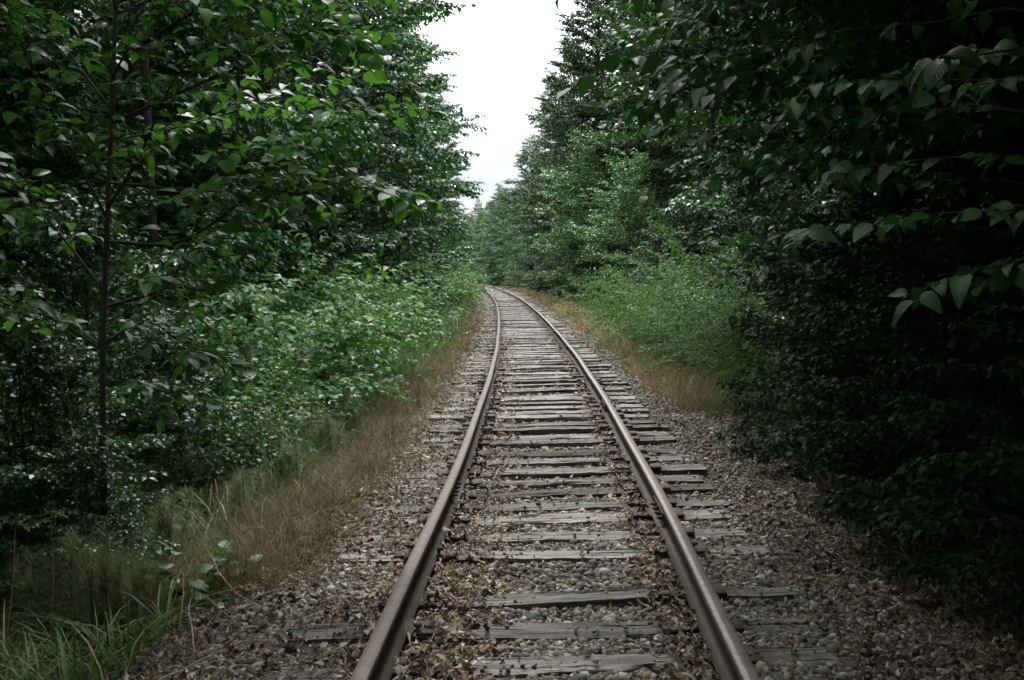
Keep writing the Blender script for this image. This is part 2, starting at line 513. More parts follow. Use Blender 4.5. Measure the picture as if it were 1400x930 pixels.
def make_tree(name, seed, H, Rc, h0, ll, nlimb, nsub, mat, bark, prof=None, sag=.35, spacing=.046, shape='small',
              trunk_r=None, tilt=.5,  wr=.66, elev=(5, 60), sublen=.5, hang=.3):
    r = np.random.default_rng(seed)
    root = empty(name)
    prof = prof or (lambda t: .55 + .45 * math.sin(math.pi * min(1, t * 1.25) ** .8) if t < .8 else max(.26, .14 + (1 - t) / .2 * .5))
    tr = trunk_r or H * .011
    n = 14
    z = np.linspace(-.2, H, n)
    wob = np.cumsum(r.normal(0, .035 * H / 14, (n, 2)), 0)
    trunk = np.column_stack([wob, z])
    tb = Tubes(8)
    tb.add(trunk, tr * (1 - np.linspace(0, 1, n) ** 1.3 * .93) + .004, sides=9)
    lv = Leaves()
    for i in range(nlimb):
        t = (h0 + (H - h0) * ((i + r.uniform(0, 1)) / nlimb) ** .95) / H
        P, _ = along(trunk, [min(t * (1 - .2 / H), .985)])
        az = i * 2.39996 + r.uniform(-.5, .5)
        L = Rc * prof(t) * r.uniform(.6, 1.15)
        e = R(elev[0] + (elev[1] - elev[0]) * t ** 1.4 + r.uniform(-10, 10))
        limb = path_from(P[0], (math.cos(az) * math.cos(e), math.sin(az) * math.cos(e), math.sin(e)), L, 8, sag, .07, r)
        tb.add(limb, tr * .32 * (1 - t * .6), .004, sides=5)
        leafy(lv, limb, spacing * 1.3, ll, wr, .45, tilt, hang=hang, r=r)
        k = max(3, int(nsub * (L / Rc) ** .6))
        for q in range(k):
            s = .22 + .76 * (q + r.uniform(0, 1)) / k
            p2, t2 = along(limb, [s])
            sgn = 1 if q % 2 else -1
            side = unit(np.cross(t2[0], (0, 0, 1.0)) + 1e-6) * sgn
            d2 = unit(t2[0] * r.uniform(.5, 1.0) + side * r.uniform(.5, 1.0) + np.array([0, 0, r.uniform(-.15, .28)]))
            l2 = sublen * Rc * (1.05 - .62 * s) * r.uniform(.55, 1.1) * (.4 + .6 * L / Rc) + .15
            tw = path_from(p2[0], d2, l2, 5, sag * .8, .1, r)
            tb.add(tw, .010 + .002 * l2, .002, sides=3, cap=False)
            leafy(lv, tw, spacing, ll, wr, .08, tilt, hang=hang, r=r)
            for w in range(3):
                p3, t3 = along(tw, [r.uniform(.2, .75)])
                sd = unit(np.cross(t3[0], (0, 0, 1.0)) + 1e-6) * (1 if w % 2 else -1)
                d3 = unit(t3[0] * .7 + sd * r.uniform(.5, 1) + np.array([0, 0, r.uniform(-.3, .3)]))
                tw3 = path_from(p3[0], d3, l2 * r.uniform(.35, .6), 4, sag * .6, .1, r)
                leafy(lv, tw3, spacing, ll, wr, .05, tilt, hang=hang, r=r)
    tb.build('trunk', bark, root)
    lv.build('crown', mat, root, shape)
    return root

def make_mound(name, seed, rx, ry, h, ncane, ll, mat, cane_mat, spacing=.075, leaflets=3, shape='small', droop=1.6, wr=.7, up=.45, tilt=.4):
    r = np.random.default_rng(seed)
    root = empty(name)
    tb = Tubes(4); lv = Leaves()
    for i in range(ncane):
        az = r.uniform(0, 2 * math.pi); rad = math.sqrt(r.uniform(0, 1)) * .55
        base = (math.cos(az) * rx * rad, math.sin(az) * ry * rad, -.1)
        az2 = az + r.normal(0, .7)
        hh = h * r.uniform(.55, 1.15)
        d = np.array([math.cos(az2) * .55 * rx / max(rx, ry), math.sin(az2) * .55, 1.2])
        L = hh * 1.25 + r.uniform(.2, .7) * min(rx, ry)
        c = path_from(base, d, L, 9, droop * r.uniform(.6, 1.2), .07, r)
        c[:, 2] = np.maximum(c[:, 2], r.uniform(.02, .3) * h * .5)
        tb.add(c, .006, .002, sides=4, cap=False)
        n = int(L / spacing)
        s = .15 + .85 * (np.arange(n) + r.uniform(0, .6, n)) / n
        P, T = along(c, s)
        side = unit(np.cross(T, (0, 0, 1.0)) + 1e-6) * np.where(np.arange(n) % 2, 1, -1)[:, None]
        out = unit(P * np.array([1 / rx, 1 / ry, .35 / h]) + 1e-6)
        D0 = unit(side * .9 + T * .3 + out * .35 + r.normal(0, .35, (n, 3)))
        pet = ll * r.uniform(.7, 1.5, n)
        Q = P + D0 * pet[:, None]
        N0 = np.array([0, 0, 1.0]) + out * up + r.normal(0, tilt, (n, 3))
        sc = r.uniform(.65, 1.2, n)
        lv.add(Q, D0 - np.array([0, 0, .2]), N0, ll * sc * 1.1, ll * sc * wr)
        S0 = unit(np.cross(D0, N0))
        if leaflets >= 3:
            for sg in (-1, 1):
                lv.add(Q - D0 * (ll * .12), unit(D0 * .35 + S0 * sg - np.array([0, 0, .12])), N0 + r.normal(0, .2, (n, 3)), ll * sc * .9, ll * sc * wr * .85)
    tb.build('stem', cane_mat, root)
    lv.build('foliage', mat, root, shape)
    return root

def make_shoots(name, seed, rx, ry, h, nshoot, ll, mat, cane_mat, spacing=.02, wr=.45):
    r = np.random.default_rng(seed)
    root = empty(name)
    tb = Tubes(4); lv = Leaves()
    for i in range(nshoot):
        az = r.uniform(0, 2 * math.pi); rad = math.sqrt(r.uniform(0, 1))
        b = np.array([math.cos(az) * rx * rad * .75, math.sin(az) * ry * rad * .75, -.05])
        hh = h * (1.05 - .5 * rad ** 2) * r.uniform(.65, 1.12)
        d = np.array([math.cos(az) * .45 * rad, math.sin(az) * .45 * rad, 1])
        c = path_from(b, d, hh, 8, .25, .07, r)
        tb.add(c, .006, .0015, sides=4, cap=False)
        for q in range(11):
            s = .15 + .83 * (q + r.uniform(0, 1)) / 11
            p, t = along(c, [s])
            a2 = r.uniform(0, 6.28)
            w = path_from(p[0], (math.cos(a2), math.sin(a2), r.uniform(.3, 1.1)), (.16 + .3 * (1 - s)) * h * .42, 4, .2, .1, r)
            leafy(lv, w, spacing, ll, wr, .05, .6, hang=.0, r=r)
    tb.build('stem', cane_mat, root)
    lv.build('foliage', mat, root, 'small')
    return root

def blades(P, H, W, lean, az, mat_name=None, segs=4, bend=1.0):
    """arched grass blades: arrays of base points, heights, widths, lean, azimuth -> V, F"""
    n = len(P)
    t = np.linspace(0, 1, segs + 1)
    dirs = np.column_stack([np.cos(az), np.sin(az), np.zeros(n)])
    sd = np.column_stack([-np.sin(az), np.cos(az), np.zeros(n)])
    fwd = lean[:, None] * t[None] ** 1.8
    up = t[None] * (1 - .42 * np.minimum(lean[:, None] * bend, 1.6) * t[None] ** 2)
    mid = P[:, None] + dirs[:, None] * (fwd * H[:, None])[..., None] + np.array([0, 0, 1.0]) * (up * H[:, None])[..., None]
    w = (W[:, None] * (1 - t[None] ** 2 * .95))[..., None] * .5
    V = np.stack([mid - sd[:, None] * w, mid + sd[:, None] * w], 2)       # n, s+1, 2, 3
    k = (segs + 1) * 2
    b = (np.arange(n) * k)[:, None, None]
    i = np.arange(segs)[None, :, None] * 2
    F = np.concatenate([b + i, b + i + 1, b + i + 3, b + i + 2], 2)
    return V.reshape(-1, 3), F.reshape(-1, 4)

# ----------------------------------------------------------------------------- ground
def build_ground():
    ys = np.concatenate([np.arange(-60, 2, 2.0), np.arange(2, 16, .12), np.arange(16, 45, .4), np.arange(45, 170, 2.0), np.arange(170, 700, 20.0)])
    half = np.concatenate([np.arange(0, 4, .12), np.arange(4, 14, .6), np.geomspace(14, 500, 18)])
    ds = np.concatenate([-half[::-1][:-1], half])
    Yg, Dg = np.meshgrid(ys, ds, indexing='ij')
    Xg = cx(Yg) + Dg
    Zg = ground_z(Xg, Yg)
    V = np.stack([Xg, Yg, Zg], -1).reshape(-1, 3)
    ny, nd = len(ys), len(ds)
    i = np.arange(ny - 1)[:, None] * nd; j = np.arange(nd - 1)[None]
    F = np.stack([i + j, i + j + 1, i + nd + j + 1, i + nd + j], -1).reshape(-1, 4)
    off = np.where(Dg < 0, -Dg, Dg + .15).reshape(-1)
    o = mesh_obj('ground', V, F, M['ground'], smooth=True, attr={'offset': off})
    tag(o, kind='structure', label='ballast bed and dark forest soil either side of the track')
build_ground()

# ----------------------------------------------------------------------------- ties
TIE_LEN, TIE_W, TIE_H = 2.55, .235, .16
def tie_mesh(seed):
    r = np.random.default_rng(seed)
    nx, ny = 56, 9
    xs = np.linspace(-TIE_LEN / 2, TIE_LEN / 2, nx); ys = np.linspace(-TIE_W / 2, TIE_W / 2, ny)
    X, Y = np.meshgrid(xs, ys, indexing='ij')
    g = r.normal(0, 1, ny) * .0035
    k = np.abs(np.linspace(-1, 1, ny)) ** 6
    low = np.interp(xs, np.linspace(-1.4, 1.4, 9), r.normal(0, .004, 9))
    chipL = np.maximum(0, np.interp(xs, np.linspace(-1.4, 1.4, 23), r.normal(-.006, .021, 23)))
    chipR = np.maximum(0, np.interp(xs, np.linspace(-1.4, 1.4, 23), r.normal(-.006, .021, 23)))
    Z = low[:, None] + g[None] - .010 * k[None] + r.normal(0, .0015, X.shape)
    Y = Y + np.where(np.linspace(-1, 1, ny)[None] < -.7, chipL[:, None], 0) - np.where(np.linspace(-1, 1, ny)[None] > .7, chipR[:, None], 0)
    for _ in range(r.integers(3, 8)):                                  # split cracks along the grain
        j = r.integers(1, ny - 1); a = r.uniform(-1.2, .8); b = a + r.uniform(.3, 1.2)
        m = (xs > a) & (xs < b)
        Z[m, j] -= r.uniform(.010, .028)
    X = X + (np.abs(np.linspace(-1, 1, nx)) > .97)[:, None] * r.normal(0, .012, X.shape)
    top = np.stack([X, Y, Z], -1).reshape(-1, 3)
    i = np.arange(nx - 1)[:, None] * ny; j = np.arange(ny - 1)[None]
    F = [np.stack([i + j, i + ny + j, i + ny + j + 1, i + j + 1], -1).reshape(-1, 4)]
    border = ([q * ny for q in range(nx)] + [(nx - 1) * ny + q for q in range(1, ny)] + [q * ny + ny - 1 for q in range(nx - 2, -1, -1)] + [q for q in range(ny - 2, 0, -1)])
    bot = top[border].copy(); bot[:, 2] = -TIE_H
    nb = len(border); n0 = len(top)
    q = np.arange(nb); q2 = (q + 1) % nb; bd = np.array(border)
    F.append(np.stack([bd[q], n0 + q, n0 + q2, bd[q2]], -1)[:, ::-1])
    return np.concatenate([top, bot]), np.concatenate(F)

TIE_PX = [905, 860, 818, 757, 731, 707, 690, 671.5, 657.5, 645, 628.5, 617, 603, 596]
tie_ys = [on_ground(760, y, 0)[1] for y in TIE_PX]
tie_ys = [y - .0 for y in tie_ys]
lead = [tie_ys[0] - .52 * k for k in range(6, 0, -1)]
Yc = tie_ys[-1]
rest = []
rr = np.random.default_rng(11)
while Yc < 138:
    Yc += .5 + rr.normal(0, .03)
    rest.append(Yc)
TIES = lead + tie_ys + rest
ORD = ['first', 'second', 'third', 'fourth', 'fifth', 'sixth', 'seventh', 'eighth', 'ninth', 'tenth', 'eleventh', 'twelfth', 'thirteenth', 'fourteenth', 'fifteenth', 'sixteenth', 'seventeenth', 'eighteenth', 'nineteenth', 'twentieth']
def box_np(sx, sy, sz, c=(0, 0, 0), bev=.15):
    """box with the top edges drawn in, as V, F"""
    x, y, z = sx / 2, sy / 2, sz / 2
    b = bev * min(sx, sy, sz)
    V = []
    for zz, k in ((-z, 0), (z - b, 0), (z, b)):
        V += [(-x + k, -y + k, zz), (x - k, -y + k, zz), (x - k, y - k, zz), (-x + k, y - k, zz)]
    F = [(3, 2, 1, 0), (8, 9, 10, 11)]
    for l in (0, 4):
        for k in range(4):
            F.append((l + k, l + (k + 1) % 4, l + 4 + (k + 1) % 4, l + 4 + k))
    return np.array(V) + np.array(c), np.array(F)
def join(parts):
    V, F, n = [], [], 0
    for v, f in parts:
        V.append(v); F.append(f + n); n += len(v)
    return np.concatenate(V), np.concatenate(F)

tie_meshes = []
for k in range(10):
    V, Fc = tie_mesh(100 + k)
    o = mesh_obj('sleeper_source', V, Fc, None)
    tie_meshes.append(o.data)
    bpy.data.objects.remove(o)
dark_ties = {}
def plate_mesh():
    parts = [box_np(.36, .19, .016, (0, 0, .006))]
    parts.append(box_np(.014, .19, .012, (-.075, 0, .018))); parts.append(box_np(.014, .19, .012, (.075, 0, .018)))
    return join(parts)
def spike_mesh():
    return join([box_np(.034, .032, .022, (0, 0, .030), .3), box_np(.02, .016, .05, (.008, 0, .0), .1)])
pm = mesh_obj('plate_source', *plate_mesh(), M['plate']); pmd = pm.data; bpy.data.objects.remove(pm)
sm = mesh_obj('spike_source', *spike_mesh(), M['plate']); smd = sm.data; bpy.data.objects.remove(sm)
TIE_POSE = []
in_view_idx = 0
for n, Y in enumerate(TIES):
    me = tie_meshes[n % 10] if n < 30 else tie_meshes[int(rr.integers(0, 10))]
    skew = .075 * max(.35, 1 - max(0, Y - 6) / 25) + rr.normal(0, .012)
    rz = math.atan(skew) if Y < 40 else math.atan(skew - heading(Y))
    dx = rr.normal(0, .04)
    px_i = n - len(lead)
    o = bpy.data.objects.new('sleeper', me)
    z = rr.uniform(-.006, .009)
    if 0 <= px_i and Y > 9.5: z = rr.uniform(-.010, .018)
    o.location = (cx(Y) + dx, Y, z)
    o.rotation_euler = (rr.normal(0, .03), rr.normal(0, .008), rz)
    o.scale = (rr.uniform(.96, 1.03), rr.uniform(.78, 1.06), 1)
    if rr.random() < .5 and Y > 10: o.rotation_euler.z += math.pi
    link(o)
    TIE_POSE.append((o.location.x, Y, rz, z))
    pale = px_i in (0, 1, 2, 3, 5, 6)
    dark = px_i in (7, 8, 11) or (px_i > 14 and rr.random() < .25)
    mat = M['tie_b'] if dark else M['tie_a']
    if len(o.data.materials) == 0: o.data.materials.append(M['tie_a'])
    if dark:
        o.material_slots[0].link = 'OBJECT'; o.material_slots[0].material = mat
    g = 'weathered wooden sleepers under the rails'
    if px_i < 0:
        lab = 'weathered wooden sleeper just below the bottom edge of the picture'
    elif px_i < 20:
        look = {0: 'pale split', 1: 'pale grey notched', 2: 'flat pale grey', 3: 'thin grey', 4: 'pale weathered', 5: 'worn grey', 6: 'bright pale', 7: 'dark cracked', 8: 'dark narrow', 11: 'dark stained'}.get(px_i, 'weathered grey')
        lab = f'{look} wooden sleeper, {ORD[px_i]} one counting from the bottom edge along the track'
    elif Y < 36:
        lab = 'grey sleeper among the many beyond the first twenty, before the track bends'
    else:
        lab = 'tiny far sleeper in the stretch where the track bends away'
    tag(o, lab, 'sleeper', g)
    if 3.5 < Y < 19:
        for s in (-1, 1):
            gx = s * .7525 / math.cos(rz)
            pl = bpy.data.objects.new('tie_plate', pmd); link(pl)
            pl.parent = o
            fl = abs(o.rotation_euler.z) > 1.6
            pl.location = (gx - dx * (-1 if fl else 1) * 1.0, 0, .003)
            if fl: pl.location.x = -(s * .7525 - dx) * 1.0
            else: pl.location.x = s * .7525 - dx
            pl.rotation_euler = (0, 0, -rz)
            for (sx, sy, rot) in ((-1, .05, math.pi), (1, -.05, 0)):
                sp = bpy.data.objects.new('spike', smd); link(sp)
                sp.parent = pl
                sp.location = (sx * .088, sy + rr.normal(0, .012), rr.uniform(.008, .022))
                sp.rotation_euler = (0, 0, rot + math.pi + rr.normal(0, .15))
TIE_POSE = np.array(TIE_POSE)

def on_tie(X, Y, margin=0.0):
    """which points lie on a sleeper's top; returns mask"""
    i = np.clip(np.searchsorted(TIE_POSE[:, 1], Y), 1, len(TIE_POSE) - 1)
    m = np.zeros(len(X), bool)
    for k in (i - 1, i):
        T = TIE_POSE[k]
        dx, dy = X - T[:, 0], Y - T[:, 1]
        c, s = np.cos(T[:, 2]), np.sin(T[:, 2])
        u, v = c * dx + s * dy, -s * dx + c * dy
        m |= (np.abs(u) < TIE_LEN / 2 + margin) & (np.abs(v) < TIE_W / 2 + margin)
    return m

# ----------------------------------------------------------------------------- rails
Z0 = .016                                                  # rail foot on the plates
PROFILE = [(-.065, 0), (-.065, .010), (-.030, .022), (-.011, .034), (-.0085, .075), (-.010, .108), (-.033, .118), (-.0345, .141),
           (-.0325, .148), (-.028, .152), (-.008, .1549), (.008, .1549), (.028, .152), (.0325, .148), (.0345, .141), (.033, .118), (.010, .108), (.0085, .075), (.011, .034), (.030, .022), (.065, .010), (.065, 0)]
HEAD_FROM, HEAD_TO = 6, 15
def rail_segment(s, y0, y1):
    ys = np.arange(y0, y1, .5 if y1 < 60 else 1.0)
    ys = np.concatenate([ys, [y1 - .006]])
    h = heading(ys)
    nx = 1 / np.sqrt(1 + h * h); ny = -h / np.sqrt(1 + h * h)
    pr = np.array(PROFILE)
    cxs = cx(ys) + s * .7525 * nx; cys = ys + s * .7525 * ny
    wob = .004 * np.sin(ys * .9 + s) 
    off = pr[None, :, 0] + wob[:, None]
    V = np.stack([cxs[:, None] + off * nx[:, None], cys[:, None] + off * ny[:, None], Z0 + np.broadcast_to(pr[None, :, 1], off.shape)], -1)
    k = len(pr)
    return V, k
SEGS = {-1: [2.0, 8.75, 19.6, 30.5, 41.4, 52.4, 63.3, 74.2, 85.2, 96, 107, 118, 129, 140], 1: [2.0, 7.85, 14.1, 25.0, 36, 47, 58, 69, 80, 91, 102, 113, 124, 140]}
def rail_faces(n, k, a, b):
    i = np.arange(n - 1)[:, None] * k; j = np.arange(a, b)[None]
    return np.stack([i + j, i + j + 1, i + k + j + 1, i + k + j], -1).reshape(-1, 4)
for s in (-1, 1):
    side = 'left' if s < 0 else 'right'
    for q, (a, b) in enumerate(zip(SEGS[s][:-1], SEGS[s][1:])):
        V, k = rail_segment(s, a, b)
        n = V.shape[0]
        root = empty('steel_rail', (float(V[0, :, 0].mean()), float(V[0, :, 1].mean()), 0))
        V = V - np.array(root.location)
        where = (['nearest length, from the bottom edge to the first joint', 'second length counting from the bottom edge', 'third length counting from the bottom edge', 'fourth length counting from the bottom edge', 'fifth length counting from the bottom edge'] + ['one of the far lengths beyond the fifth joint'] * 20)[q]
        tag(root, f'rusty steel rail on the {side}, {where}', 'rail', f'lengths of the {side} rail')
        VF = V.reshape(-1, 3)
        tri_end = np.array([[0, k - 1 - 0, k - 1, 0]])
        F1 = np.concatenate([rail_faces(n, k, 0, HEAD_FROM), rail_faces(n, k, HEAD_TO, k - 1)])
        # ends closed with quads between mirrored profile points
        m = k // 2
        caps = [[j, j + 1, k - 2 - j, k - 1 - j] for j in range(m - 1)]
        caps = np.array([c for c in caps])
        ends = np.concatenate([caps, caps + (n - 1) * k])
        mesh_obj('web_and_foot', VF, np.concatenate([F1, ends]), M['rail'], root)
        used = np.arange(HEAD_FROM, HEAD_TO + 1)
        Vh = V[:, used].reshape(-1, 3); kh = len(used)
        hd = mesh_obj('rail_head', Vh, rail_faces(n, kh, 0, kh - 1), M['rail_head'], root)
        hd.data.materials.append(M['rail_band'])
        strip = np.tile(np.arange(kh - 1), n - 1)
        hd.data.polygons.foreach_set('material_index', np.isin(strip, (2, 3) if s > 0 else (6, 7)).astype(np.int32))
        hd.data.update()
        if q > 0 and a < 60:
            # joint bars at the near end of this length
            for inner in (-1, 1):
                jl = .62
                prof = [(.012, .030), (.034, .024), (.036, .034), (.026, .046), (.024, .094), (.036, .108), (.034, .116), (.012, .108)]
                ysj = np.linspace(a - jl / 2, a + jl / 2, 4)
                hh = heading(ysj)
                pj = np.array(prof)
                Vj = np.stack([cx(ysj)[:, None] + s * .7525 + inner * pj[None, :, 0], ysj[:, None] + 0 * pj[None, :, 0], Z0 + np.broadcast_to(pj[None, :, 1], (4, len(prof)))], -1) - np.array(root.location)
                kj = len(prof)
                i = np.arange(3)[:, None] * kj; j = np.arange(kj)[None]; j2 = (j + 1) % kj
                Fj = np.stack([i + j, i + j2, i + kj + j2, i + kj + j], -1).reshape(-1, 4)
                cap0 = np.array([[0, 1, 2, 3], [0, 3, 4, 7], [4, 5, 6, 7]])
                jb = mesh_obj('joint_bar', Vj.reshape(-1, 3), np.concatenate([Fj, cap0, cap0 + 3 * kj]), M['rail'], root)
                for by in (-.23, -.08, .08, .23):
                    tb = Tubes(6)
                    x0 = float(cx(a + by)) + s * .7525 + inner * .024 - root.location.x
                    tb.add([(x0, a + by - root.location.y, Z0 + .07), (x0 + inner * .022, a + by - root.location.y, Z0 + .07)], .019, .017, sides=6)
                    tb.add([(x0 + inner * .02, a + by - root.location.y, Z0 + .07), (x0 + inner * .04, a + by - root.location.y, Z0 + .07)], .011, .010, sides=6)
                    tb.build('bolt', M['plate'], jb, smooth=False)

# ----------------------------------------------------------------------------- ballast stones, dead leaves, twig litter
PHI = (1 + 5 ** .5) / 2
ICO_V = unit(np.array([(-1, PHI, 0), (1, PHI, 0), (-1, -PHI, 0), (1, -PHI, 0), (0, -1, PHI), (0, 1, PHI), (0, -1, -PHI), (0, 1, -PHI), (PHI, 0, -1), (PHI, 0, 1), (-PHI, 0, -1), (-PHI, 0, 1)], float))
ICO_F = np.array([(0, 11, 5), (0, 5, 1), (0, 1, 7), (0, 7, 10), (0, 10, 11), (1, 5, 9), (5, 11, 4), (11, 10, 2), (10, 7, 6), (7, 1, 8), (3, 9, 4), (3, 4, 2), (3, 2, 6), (3, 6, 8), (3, 8, 9), (4, 9, 5), (2, 4, 11), (6, 2, 10), (8, 6, 7), (9, 8, 1)])

def scatter(n, y0, y1, d0, d1, seed, power=1.6):
    """points with density falling off with distance"""
    r = np.random.default_rng(seed)
    u = r.uniform(0, 1, n)
    a = 1 - power
    Y = (y0 ** a + u * (y1 ** a - y0 ** a)) ** (1 / a)
    D = r.uniform(d0, d1, n)
    return cx(Y) + D, Y, D, r

def rail_clear(D, w=.05):
    return (np.abs(np.abs(D) - .7525) > w)

def build_stones():
    X, Y, D, r = scatter(190000, 3.2, 75, -1.75, 2.5, 5, 1.85)
    keep = rail_clear(D, .075)
    ot = on_tie(X, Y, -.01)
    keep &= ~(ot & (r.uniform(0, 1, len(X)) > np.where(ground_z(X, Y) > -.012, .8, .035)))
    keep &= r.uniform(0, 1, len(X)) < np.clip((2.6 - D) * .9, .0, 1) * np.clip((D + 1.75) * 2.5, 0, 1)
    X, Y, D, ot = X[keep], Y[keep], D[keep], ot[keep]
    n = len(X)
    size = np.minimum(r.lognormal(math.log(.0106), .42, n), .030) * np.clip(.95 + (Y - 6) * .03, .95, 2.4)
    size = np.where(ot, size * .7, size)
    Z = np.where(ot, np.maximum(.006, ground_z(X, Y)), ground_z(X, Y)) + size * r.uniform(-.1, .75, n)
    size = size * np.where(D > 1.3, .78, 1)
    sc = np.stack([size * r.uniform(.8, 1.5, n), size * r.uniform(.8, 1.3, n), size * r.uniform(.6, 1.05, n)], -1)
    q = r.uniform(0, 6.283, n)
    V = ICO_V[None] * (1 + r.normal(0, .16, (n, 12, 1)))
    V = V * sc[:, None]
    tx = r.normal(0, .35, n)
    V = np.stack([V[..., 0], V[..., 1] * np.cos(tx)[:, None] - V[..., 2] * np.sin(tx)[:, None], V[..., 1] * np.sin(tx)[:, None] + V[..., 2] * np.cos(tx)[:, None]], -1)
    c, s = np.cos(q)[:, None], np.sin(q)[:, None]
    V = np.stack([V[..., 0] * c - V[..., 1] * s, V[..., 0] * s + V[..., 1] * c, V[..., 2]], -1) + np.stack([X, Y, Z], -1)[:, None]
    F = (ICO_F[None] + (np.arange(n) * 12)[:, None, None]).reshape(-1, 3)
    o = mesh_obj('ballast_gravel', V.reshape(-1, 3), F, M['stone'])
    tag(o, 'grey brown ballast stones packed between and beside the sleepers', 'gravel', kind='stuff')
build_stones()

def build_dead_leaves():
    r = np.random.default_rng(21)
    Xs, Ys, Zs = [], [], []
    def put(n, y0, y1, d0, d1, seed, power=1.8, pile=0.02, tri=False):
        X, Y, D, q = scatter(n, y0, y1, d0, d1, seed, power)
        k = rail_clear(D, .068)
        X, Y, D = X[k], Y[k], D[k]
        ot = on_tie(X, Y, 0)
        k = ~ot | (q.uniform(0, 1, len(X)) < np.where((D > -.36) & (D < .5), .10, np.where(np.abs(D) < .75, 1.0, np.where(D < 0, .95, .3))))
        X, Y, D, ot = X[k], Y[k], D[k], ot[k]
        Z = np.where(ot, np.maximum(.018, ground_z(X, Y) + .012), ground_z(X, Y) + .014) + np.abs(q.normal(0, pile, len(X)))
        Xs.append(X); Ys.append(Y); Zs.append(Z)
    put(8500, 3.4, 30, -.69, -.26, 1, pile=.020)          # inside the left rail
    put(4300, 3.4, 30, .44, .70, 2, pile=.02)             # inside the right rail
    put(1500, 3.4, 30, -.25, .40, 3, pile=.006)
    put(13000, 3.4, 60, -2.2, -.79, 4, pile=.016)          # left shoulder
    put(10000, 3.4, 60, .79, 3.4, 5, pile=.012)
    put(12000, 3.4, 25, 1.35, 3.2, 15, pile=.018)            # right shoulder
    put(900, 3.4, 16, -.9, -.79, 6, pile=.04)
    X, Y, Z = map(np.concatenate, (Xs, Ys, Zs))
    n = len(X)
    lv = Leaves()
    az = r.uniform(0, 6.283, n)
    D = np.stack([np.cos(az), np.sin(az), r.normal(0, .28, n)], -1)
    N = np.array([0, 0, 1.0]) + r.normal(0, .38, (n, 3))
    L = np.minimum(r.lognormal(math.log(.028), .45, n), .075) * np.clip(.9 + (Y - 8) * .03, 1, 2.4)
    lv.add(np.stack([X, Y, Z], -1) - unit(D) * (L / 2)[:, None], D, N, L, L * r.uniform(.35, .75, n))
    T, F = rows_template(5, lambda a: ovate(a) * (.8 + .3 * math.sin(a * 17)), .35, .55)
    TPL['dead'] = (T, F)
    V, Fc, uv = lv.arrays('dead')
    V[:, 2] = np.maximum(V[:, 2], ground_z(V[:, 0], V[:, 1]) + .002)
    o = mesh_obj('fallen_leaves', V, Fc, M['dead_leaf'], smooth=True)
    tag(o, 'curled brown and tan dead leaves drifted along the rails and shoulders', 'dead leaves', kind='stuff')
    # fine twigs and needles
    tb = Tubes(3)
    for k in range(1500):
        side = r.random()
        Y = 3.6 * (1 - r.uniform(0, .93)) ** -.9 
        d = r.uniform(.85, 3.2) if side < .45 else (r.uniform(-2.1, -.82) if side < .85 else r.uniform(-.65, .65))
        if Y > 28: continue
        x = cx(Y) + d; a = r.uniform(0, 6.28); L = r.uniform(.06, .28)
        if side >= .85: L *= .5
        z = float(ground_z(np.array([x]), np.array([Y]))[0]) + r.uniform(.012, .05)
        p = path_from((x, Y, z), (math.cos(a), math.sin(a), r.normal(0, .08)), L, 4, .05, .12, r)
        tb.add(p, r.uniform(.0012, .003), .001, sides=3, cap=False)
    o = tb.build('twig_litter', M['twig'])
    tag(o, 'thin dry twigs and stalk scraps scattered over the shoulders', 'twigs', kind='stuff')
build_dead_leaves()

# ----------------------------------------------------------------------------- grasses and dry growth
def gz(X, Y):
    return ground_z(np.asarray(X, float), np.asarray(Y, float))

def build_blades(name, zones, mat, label, cat, segs=4):
    Vs, Fs, n0 = [], [], 0
    for (n, y0, y1, d0, d1, h0, h1, w, lean, seed, power, patch) in zones:
        X, Y, D, r = scatter(n, y0, y1, d0, d1, seed, power)
        if patch:
            k = (hnoise(X, Y, patch, seed + 50) + r.normal(0, .25, n)) > -.15
            X, Y, D = X[k], Y[k], D[k]
        m = len(X)
        P = np.stack([X, Y, gz(X, Y) - .01], -1)
        f = np.clip(Y / 12, 1, 3.5)
        V, F = blades(P, r.uniform(h0, h1, m), w * r.uniform(.6, 1.4, m) * f, np.abs(r.normal(lean, lean * .5, m)), r.uniform(0, 6.283, m), segs=segs)
        Vs.append(V); Fs.append(F + n0); n0 += len(V)
    o = mesh_obj(name, np.concatenate(Vs), np.concatenate(Fs), mat)
    return tag(o, label, cat, kind='stuff')

def build_clumps(name, zones, mat, label, cat):
    Vs, Fs, n0 = [], [], 0
    for (nc, nb, y0, y1, d0, d1, h0, h1, w, rad, seed, power) in zones:
        X, Y, D, r = scatter(nc, y0, y1, d0, d1, seed, power)
        H = r.uniform(h0, h1, nc) * np.clip(1.25 - np.abs(D - (d0 + d1) / 2) / abs(d1 - d0), .5, 1.2)
        m = nc * nb
        a = r.uniform(0, 6.283, m); q = np.abs(r.normal(0, 1, m))
        rr_ = np.repeat(H, nb) * rad * q
        bx_, by_ = np.repeat(X, nb) + np.cos(a) * rr_ * .5, np.repeat(Y, nb) + np.sin(a) * rr_ * .5
        P = np.stack([bx_, by_, gz(bx_, by_) - .01], -1)
        f = np.clip(np.repeat(Y, nb) / 12, 1, 3.0)
        V, F = blades(P, np.repeat(H, nb) * r.uniform(.45, 1.1, m), w * r.uniform(.6, 1.5, m) * f, .3 + q * .6, a + r.normal(0, .8, m), segs=4)
        Vs.append(V); Fs.append(F + n0); n0 += len(V)
    o = mesh_obj(name, np.concatenate(Vs), np.concatenate(Fs), mat)
    return tag(o, label, cat, kind='stuff')
